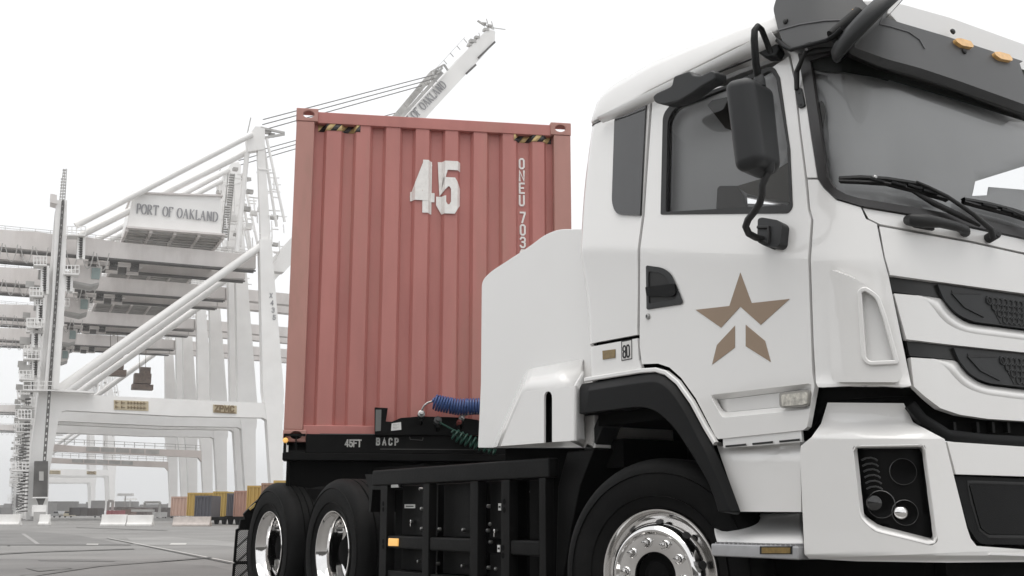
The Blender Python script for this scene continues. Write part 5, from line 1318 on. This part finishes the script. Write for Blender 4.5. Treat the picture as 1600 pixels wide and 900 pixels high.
    for (u0, u1, v) in ((52, 72, 418), (46, 66, 466), (42, 64, 514), (36, 62, 563), (30, 52, 594), (104, 132, 372), (98, 122, 432), (36, 84, 611), (28, 48, 655), (18, 40, 735)):
        pf.prism([P(u0, v, -2.2), P(u1, v + .6, -2.2), P(u1, v + 2.6, -2.2), P(u0, v + 2, -2.2)], QQ * 2.2)
        for j in range(5):
            u = u0 + (u1 - u0) * j / 4; pf.bar(P(u, v, -2.1), P(u, v - 12, -2.1), .09, .09)
        for dv in (-6, -12): pf.bar(P(u0, v + dv, -2.1), P(u1, v + dv, -2.1), .09, .09)
    pf.prism([P(u, v, -1.5) for u, v in ((84, 609.5), (146, 613.5), (146, 616), (84, 613))], QQ * 1.5)
    pf.done('tower_platforms', CRW, T)['kind'] = 'stuff'
    dk = MB(); rg = random.Random(11)
    for k in range(16):
        v = 430 + rg.random() * 370; u = 84 - (v - 330) * .085 - 6 - rg.random() * 22
        dk.obox(P(u, v, -1.2 + rg.random()), BQ, QQ, EZ, .15 + rg.random() * .5, .3, .1 + rg.random() * .45)
    dk.done('tower_fittings', CRM, T)['kind'] = 'stuff'
    # trolley cabin below the girder, hanging festoon cables
    cb = MB(); cb.prism([P(u, v, 4) for u, v in ((120, 404), (164, 406), (162, 424), (158, 433), (146, 436.5), (118, 430))], QQ * 3); CB = cb.done('trolley_cabin', CRG, T)
    cb = MB(); cb.prism([P(u, v, 3.8) for u, v in ((147, 408.5), (161, 409.5), (159, 427), (146, 426))], QQ * .2); cb.done('cabin_window', GREENG, CB)
    cb = MB(); cb.prism([P(u, v, 3.9) for u, v in ((116, 429), (146, 435), (158, 432), (159, 434.5), (146, 439), (116, 432))], QQ * 3.3); cb.done('cabin_walkway', CRM, CB)
    for qa in (3.9, 8.6):
        cb = MB(); cb.prism([P(u, v, qa) for u, v in ((135, 397), (228, 404.5), (228, 408.5), (135, 401.5))], QQ * .6); cb.done('trolley_frame', CRG, T)
    cb = MB()
    for k in range(5): cb.obox(P(148 + k * 17, 401 + k * 1.4, 4.5 + (k % 2) * 2.5), BQ, QQ, EZ, .5, .6, .45)
    cb.done('trolley', CRD, T)['kind'] = 'stuff'
    for j in range(9):
        u = -40 + j * 24; pts = []
        if 60 < u < 95: continue
        for t in range(9): x = t / 8; pts.append(P(u + 20 * x, 378 + u * .095 + 27 * (1 - (2 * x - 1) ** 2), 8 if False else 1.2))
        fs = MB(); fs.tube(pts, .07, 4); fs.done('festoon_cable', CRM, T)
    if q0 in (53.7, 80):
        hb = MB(); uu = 243 if q0 == 53.7 else 338
        hb.obox(P(uu, 478, 6), BQ, QQ, EZ, 1.6, 1.2, 1.0); hb.obox(P(uu + 6, 462, 6), BQ, QQ, EZ, 1.0, 1.0, .9); hb.obox(P(uu, 498, 6), BQ, QQ, EZ, 2.0, 1.2, .5)
        for du in (-8, 8): hb.bar(P(uu + du, 410, 6), P(uu + du * .8, 478, 6), .08, .08)
        hb.done('hoist_block', mat('hoist_brown', (.16, .115, .09), .6, noise=.3, nscale=2), T)
    # boom
    if boom_up:
        BO = None
        for q, nm in ((2.2, 'boom'), (8.5, 'boom')):
            o = plate(nm, [(428, 418), (446, 384), (612, 204), (626, 192), (700, 112), (745, 62), (771, 36), (783, 40), (782, 58), (760, 82), (744, 100), (690, 158), (640, 213), (450, 420)], q, 1.7, CRW)
            BO = BO or o
        mb = MB(); mb.bar(P(622, 190, 2.0), P(698, 106, 2.0), .5, .5); mb.bar(P(680, 106, 1.6), P(700, 95, 1.6), .25, .25); mb.bar(P(700, 95, 1.6), P(706, 104, 1.6), .25, .25); mb.bar(P(684, 116, 1.6), P(697, 100, 1.6), .4, .3); mb.bar(P(618, 186, 4), P(690, 100, 4), .4, .9); mb.done('boom_walkway', CRM, BO)
        mb = MB()
        for u, v, s in ((745, 52, 1.0), (752, 46, .7), (740, 58, .6), (766, 34, .8), (772, 28, .6), (764, 24, .4), (688, 100, .7), (682, 110, .7), (676, 118, .6), (660, 128, .4)):
            mb.obox(P(u + 3, v + 3, 2.5), BQ, QQ, EZ, s * .5, .4, s * .25); mb.bar(P(u, v, 2.5), P(u + 8, v + 8, 2.5), .12, .12); mb.bar(P(u + 6, v - 5, 2.5), P(u + 10, v + 9, 2.5), .1, .1)
        mb.bar(P(756, 22, 2.5), P(768, 30, 2.5), .25, .25); mb.bar(P(778, 33, 2.5), P(800, 36, 2.5), .1, .1)
        for k in range(12): u = 622 + k * 10.5; mb.bar(P(u, 183 - k * 11.3, 2), P(u - 5, 177 - k * 11.3, 2), .1, .1)
        mb.bar(P(617, 178, 2), P(734, 50, 2), .06, .06)
        mb.done('boom_fittings', CRM, BO)['kind'] = 'stuff'
        for (a, b) in (((752, 80), (778, 55)), ((733, 105), (748, 91))):
            mb = MB(); mb.bar(P(a[0] + 3, a[1] + 3, 1.9), P(b[0] + 3, b[1] + 3, 1.9), .3, .3); mb.done('boom_rail', CRD, BO)
        o = P(626.5, 202.5, 2.1); e = (P(702, 121.5, 2.1) - o).normalized(); up_ = QQ.cross(e).normalized()
        if up_.z < 0: up_ = -up_
        hgt = (P(640, 185, 2.1) - P(649, 192, 2.1)).length
        o = P(634, 203.5, 2.1); e = (P(707, 126, 2.1) - o).normalized(); b_len = (P(707, 126, 2.1) - o).length; up_ = QQ.cross(e).normalized(); up_ = up_ if up_.z > 0 else -up_
        lettering('PORT OF OAKLAND', o, e, up_, hgt * 1.15, .2, CRLET, BO, serif=True, gap=.17, fit=b_len, raise_=.06, name='boom_sign', thick=.02)
    else:
        for q in (2.2, 9.5): plate('boom', [(406, 394), (905, 452), (905, 470), (406, 414)], q, 1.7, CRG)
    return T
crane(0, 'nearest white quay crane with its lettered boom raised above the red container', True, True, 0, 'X435')
crane(23, 'second quay crane, close behind the one whose boom is raised', False, False, 0, 'X436', braces=(17,))
crane(53.7, 'third white quay crane, seen through the portals of the two nearer ones', False, False, 39, 'X437', signs=False, braces=(), slim=(0,))
crane(80, 'fourth quay crane, its braces lowest of the parallel diagonals', False, False, 40, 'X438', signs=False, braces=(17,), slim=(17,))
crane(243, 'small faint crane far down the quay framed under the near portal', False, False, 0, 'X438', signs=True)
crane(330, 'farthest faint crane, smallest in the row beyond the near portal', False, False, 0, 'X435', signs=False)

# ------------------------------------------------------------------ yard clutter in the distance
def far(u, v, D): return onp(u, v, FH, FH.dot(EYE) + D)
def gp(u, D): p = far(u, 803, D); return V((p.x, p.y, 0))
BARM = mat('barrier_white', (.78, .77, .75), .7, noise=.08, nscale=1, dirt=(.45, .42, .38), dirtamt=.4)
def barrier(u0, u1, D, label, m=BARM, n=1, h=.75):
    a, b = gp(u0, D), gp(u1, D); d = (b - a).normalized(); nrm = V((-d.y, d.x, 0))
    pr = [(-.3, 0), (.3, 0), (.3, .12), (.13, .3), (.1, h), (-.1, h), (-.13, .3), (-.3, .12)]
    mb = MB(); mb.prism([a + nrm * x + EZ * z for x, z in pr], b - a); o = mb.done('road_barrier', m, None, bevel=.02)
    tag(o, label, 'barrier', 'concrete barriers across the yard')
DB = .79 * F / 18.0
barrier(160, 199, DB, 'left half of the long white barrier right of the small far crane')
barrier(200.5, 240, DB, 'right half of the long white barrier in the middle distance', h=.72)
barrier(-20, 33, DB + 4, 'white barrier at the left edge, left of the lift tower foot')
barrier(63, 79, DB + 6, 'short white barrier just right of the lift tower foot')
barrier(272, 330, DB - 2, 'pale pinkish barrier below the pink and yellow containers', mat('barrier_pink', (.50, .45, .42), .7, noise=.1), h=.62)
def cont(u0, u1, vt, vb, D, col, label, legs=(), deep=6.0, cat='container', side=0):
    m = mat('paint_' + label.split()[0] + str(u0), col, .6, noise=.08, nscale=.6, streak=3, dirt=tuple(c * .7 for c in col), dirtamt=.3)
    a, b = far(u0, vb, D), far(u1, vb, D); zt = far(u0, vt, D).z; zb = max(.0, a.z)
    zb = a.z; d = (b - a); d.z = 0; L = d.length; d.normalize(); nr = V((-d.y, d.x, 0)); nr = nr if nr.dot(FH) > 0 else -nr
    a = V((a.x, a.y, 0))
    T = empty('parked_container' if cat == 'container' else cat, a + d * L / 2, label, cat, 'containers parked in the row beside the trailer wheels')
    mb = MB(); n = max(3, int(L / .28)); 
    # ribbed end face built as real folds
    pts = []
    for k in range(n):
        x0 = .08 + (L - .16) * k / n; w = (L - .16) / n
        pts += [(x0, .05), (x0 + w * .2, .0), (x0 + w * .55, .0), (x0 + w * .75, .05)]
    pts = [(.0, -.01), (.08, -.01)] + pts + [(L - .08, .05), (L - .08, -.01), (L, -.01)]
    poly = [a + d * x + nr * y + EZ * zb for x, y in pts] + [a + d * L + nr * deep + EZ * zb, a + nr * deep + EZ * zb]
    mb.prism(poly, EZ * (zt - zb)); mb.done('container_box', m, T)
    mb = MB(); mb.prism([a + d * x + nr * -.02 + EZ * z for x, z in ((0, zt - .12), (L, zt - .12), (L, zt + .01), (0, zt + .01))], nr * .07); mb.done('end_rail', m, T)
    return T, a, d, nr, L, zb
DD = 78
rows_ = [
 (266, 291, 776, 806, 96, (.52, .36, .30), 'pale pink container at the left end of the parked row', 8),
 (291, 331, 770, 806, 92, (.46, .31, .085), 'yellow container behind the dark grey one on chassis', 8),
 (303, 329, 774.5, 808, 78, (.085, .085, .10), 'dark grey container on a low chassis before the yellow one', 2.5),
 (331, 354, 768, 807, 86, (.48, .33, .09), 'yellow container between the two dark grey containers', 8),
 (353, 364, 771, 806, 84, (.10, .10, .115), 'narrow dark grey container left of a pink one', 5),
 (364, 384, 767, 807, 82, (.42, .25, .20), 'brownish pink container left of the tall yellow one', 8),
 (384, 406, 759, 807, 74, (.50, .33, .09), 'tall yellow container just left of the mesh mudflap', 8),
 (406, 425, 755, 807, 72, (.33, .21, .15), 'brown container between two tall yellow ones', 8),
 (425, 450, 751, 807, 70, (.50, .34, .10), 'rightmost yellow container half hidden by the drive wheels', 8)]
for r in rows_:
    T, a, d, nr, L, zb = cont(*r[:7], deep=r[7])
    if r[0] in (303, 353, 331, 364):
        mb = MB(); mb.prism([a + d * x + EZ * z for x, z in ((-.1, zb - .22), (L + .1, zb - .22), (L + .1, zb - .003), (-.1, zb - .003))], nr * 4); mb.done('chassis', DARK, T)
        for x in (.25, L - .3):
            mb = MB(); mb.prism([a + d * (x + q) + nr * .4 + EZ * 0 for q in (-.12, .12)] + [a + d * (x + q) + nr * .4 + EZ * (zb - .221) for q in (.2, -.2)], nr * .25); mb.done('landing_leg', DARK, T)
# distant brown stacks, light masts, and vehicles
def stack(u0, u1, vt, vb, D, col, label, cat='container', name='stacked_container'):
    m = mat('stack_' + str(u0) + str(vt), col, .7, noise=.12, nscale=.3)
    a, b = far(u0, 803, D), far(u1, 803, D); zt = far(u0, vt, D).z; zb = max(0, far(u0, vb, D).z); a.z = 0; b.z = 0
    d = (b - a).normalized(); nr = V((-d.y, d.x, 0)); nr = nr if nr.dot(FH) > 0 else -nr; L = (b - a).length
    n = max(2, int(L / .8)); pts = []
    for k in range(n): x0 = L * k / n; w = L / n; pts += [(x0, .12), (x0 + w * .25, 0), (x0 + w * .6, 0), (x0 + w * .85, .12)]
    mb = MB(); mb.prism([a + d * x + nr * y + EZ * zb for x, y in pts] + [b + nr * 2.4 + EZ * zb, a + nr * 2.4 + EZ * zb], EZ * (zt - zb)); o = mb.done(name, m)
    tag(o, label, cat, 'distant container stacks')
GB = (.20, .175, .165)
for i, (u0, u1, vt, vb, col, lb) in enumerate((
    (107, 114, 793, 805, (.12, .11, .11), 'small dark container left in the far gap under the cranes'), (118, 126, 793, 806, (.13, .12, .115), 'second small dark container left of the far crane leg'), (131, 153, 794, 806, (.15, .135, .13), 'dark container just behind the far crane leg'),
    (165.5, 187, 797.5, 808, (.42, .16, .17), 'faded red container low in the far stack row'), (188, 205, 796, 808, (.26, .19, .165), 'brown container beside the faded red one'),
    (166, 203, 792.3, 796.8, GB, 'long grey brown container on top of the faded red one'), (206, 231, 793, 808, (.23, .20, .19), 'grey brown container behind the pale gantry truck'),
    (232, 268, 793, 808, (.21, .19, .185), 'grey container at the right end of the far row'), (237, 252, 800, 808, (.46, .45, .44), 'pale container before the grey far row'), (204, 232, 796, 799.5, (.5, .49, .47), 'pale crossbar of a straddle carrier in the far row'))):
    stack(u0, u1, vt, vb, 150 + i * 6 if i < 8 else 140, col, lb)
def mast(u, vt, D, label):
    b = gp(u, D); zt = far(u, vt, D).z; T = empty('light_mast', b, label, 'lamp')
    mb = MB(); mb.tube([b, b + EZ * zt], [.22, .1], 8); mb.done('pole', CRM, T, True)
    mb = MB(); mb.obox(b + EZ * zt, RT, FH, EZ, 1.6, .4, .25); mb.done('lamp_head', CRW, T)
mast(194, 773, 230, 'taller pale light mast in the gap under the portal'); mast(202, 780, 300, 'shorter pale light mast right of the taller one')
def portal(u0, u1, vt, D, label):
    a, b = gp(u0, D), gp(u1, D); zt = far(u0, vt, D).z; T = empty('yard_gantry', (a + b) / 2, label, 'gantry')
    for p in (a, b): mb = MB(); mb.bar(p, p + EZ * zt, .35, .35); mb.done('gantry_leg', CRM, T)
    mb = MB(); mb.bar(a + EZ * zt, b + EZ * zt, .4, .4); mb.done('gantry_beam', CRM, T)
portal(168, 175, 783, 170, 'thin grey frame behind the small far crane leg'); portal(225, 249, 785, 190, 'thin pale gantry above the far container row')
def vehicle(u0, u1, D, col, label):
    a, b = gp(u0, D), gp(u1, D); d = (b - a); L = d.length; d.normalize(); nr = V((-d.y, d.x, 0)); T = empty('parked_car', (a + b) / 2, label, 'car', 'cars parked far off in the yard')
    m = mat('car_' + str(u0), col, .3, coat=.5)
    pr = [(0, .3), (.0, .8), (.06, .95), (.16, 1.4), (.84, 1.4), (.94, .95), (1, .8), (1, .3)]
    mb = MB(); mb.prism([a + d * (x * L) + EZ * z for x, z in pr], nr * 4.2); mb.done('body', m, T, bevel=.05)
    mb = MB(); mb.prism([a + d * (x * L) - nr * .02 + EZ * z for x, z in ((.13, .95), (.2, 1.32), (.8, 1.32), (.87, .95))], nr * .02); mb.done('car_window', SEAL, T)
    for x in (.02, .86): mb = MB(); mb.lathe([(.001, 0), (.31, 0), (.31, .2), (.001, .2)], a + d * (x * L) + nr * .8 + EZ * .31, d, 14); mb.done('wheel', RUBBER, T)
vehicle(146, 157, 250, (.6, .6, .6), 'pale grey car beside the far crane foot'); vehicle(243, 254, 230, (.55, .55, .55), 'silver car right of the white barrier'); vehicle(256, 267, 215, (.62, .62, .62), 'white car left of the pink container'); vehicle(82, 92, 250, (.3, .3, .3), 'grey car right of the lift tower foot'); vehicle(99, 110, 250, (.45, .4, .3), 'beige car in the middle of the far yard')
# low clutter line on the horizon: sheds and stacks too far to tell apart
mb = MB(); rg = random.Random(3)
for k in range(150):
    u = -150 + k * 4.4; D = 420 + rg.random() * 300; p = gp(u, D); h = 2 + rg.random() * 5; w = 4 + rg.random() * 12
    mb.obox(p + EZ * h / 2, RT, FH, EZ, w / 2, 3, h / 2)
mb.done('far_shore', mat('far_shore_grey', (.22, .21, .205), .8, noise=.3, nscale=.05))
tag(bpy.data.objects['far_shore'], kind='stuff')
# unseen dark blocks added behind the viewer to be mirrored in paint and rims
wh = EYE + V((.35, -1, 0)).normalized() * 28; wh.z = 0
WH = empty('reflection_blocks', wh, 'unseen row of low dark blocks added behind the viewer, mirrored in the truck paint', 'unseen blocks')
rg = random.Random(9); wd = V((1, .35, 0)).normalized(); wn2 = V((-.35, 1, 0)).normalized(); x = -75.0
while x < 75:
    w = 6 + rg.random() * 10; h = 5.2 + rg.random() * 2.0
    mb = MB(); mb.obox(wh + wd * (x + w / 2) + EZ * (h / 2), wd, wn2, EZ, w / 2 - .05, 6, h / 2); mb.done('reflection_block', mat('reflection_block_grey', (.11, .107, .10), .7, noise=.15, nscale=.2), WH); x += w

# ------------------------------------------------------------------ sea air over the yard
hz = bpy.data.materials.new('sea_haze'); hz.use_nodes = True; n = hz.node_tree.nodes; n.remove(n['Principled BSDF'])
pv = n.new('ShaderNodeVolumePrincipled'); pv.inputs['Color'].default_value = (.96, .97, .98, 1); pv.inputs['Density'].default_value = .0005; pv.inputs['Anisotropy'].default_value = .2
hz.node_tree.links.new(pv.outputs['Volume'], n['Material Output'].inputs['Volume'])
mb = MB(); mb.box((-2600, -700, -1), (700, 3600, 95)); tag(mb.done('haze', hz), kind='stuff')
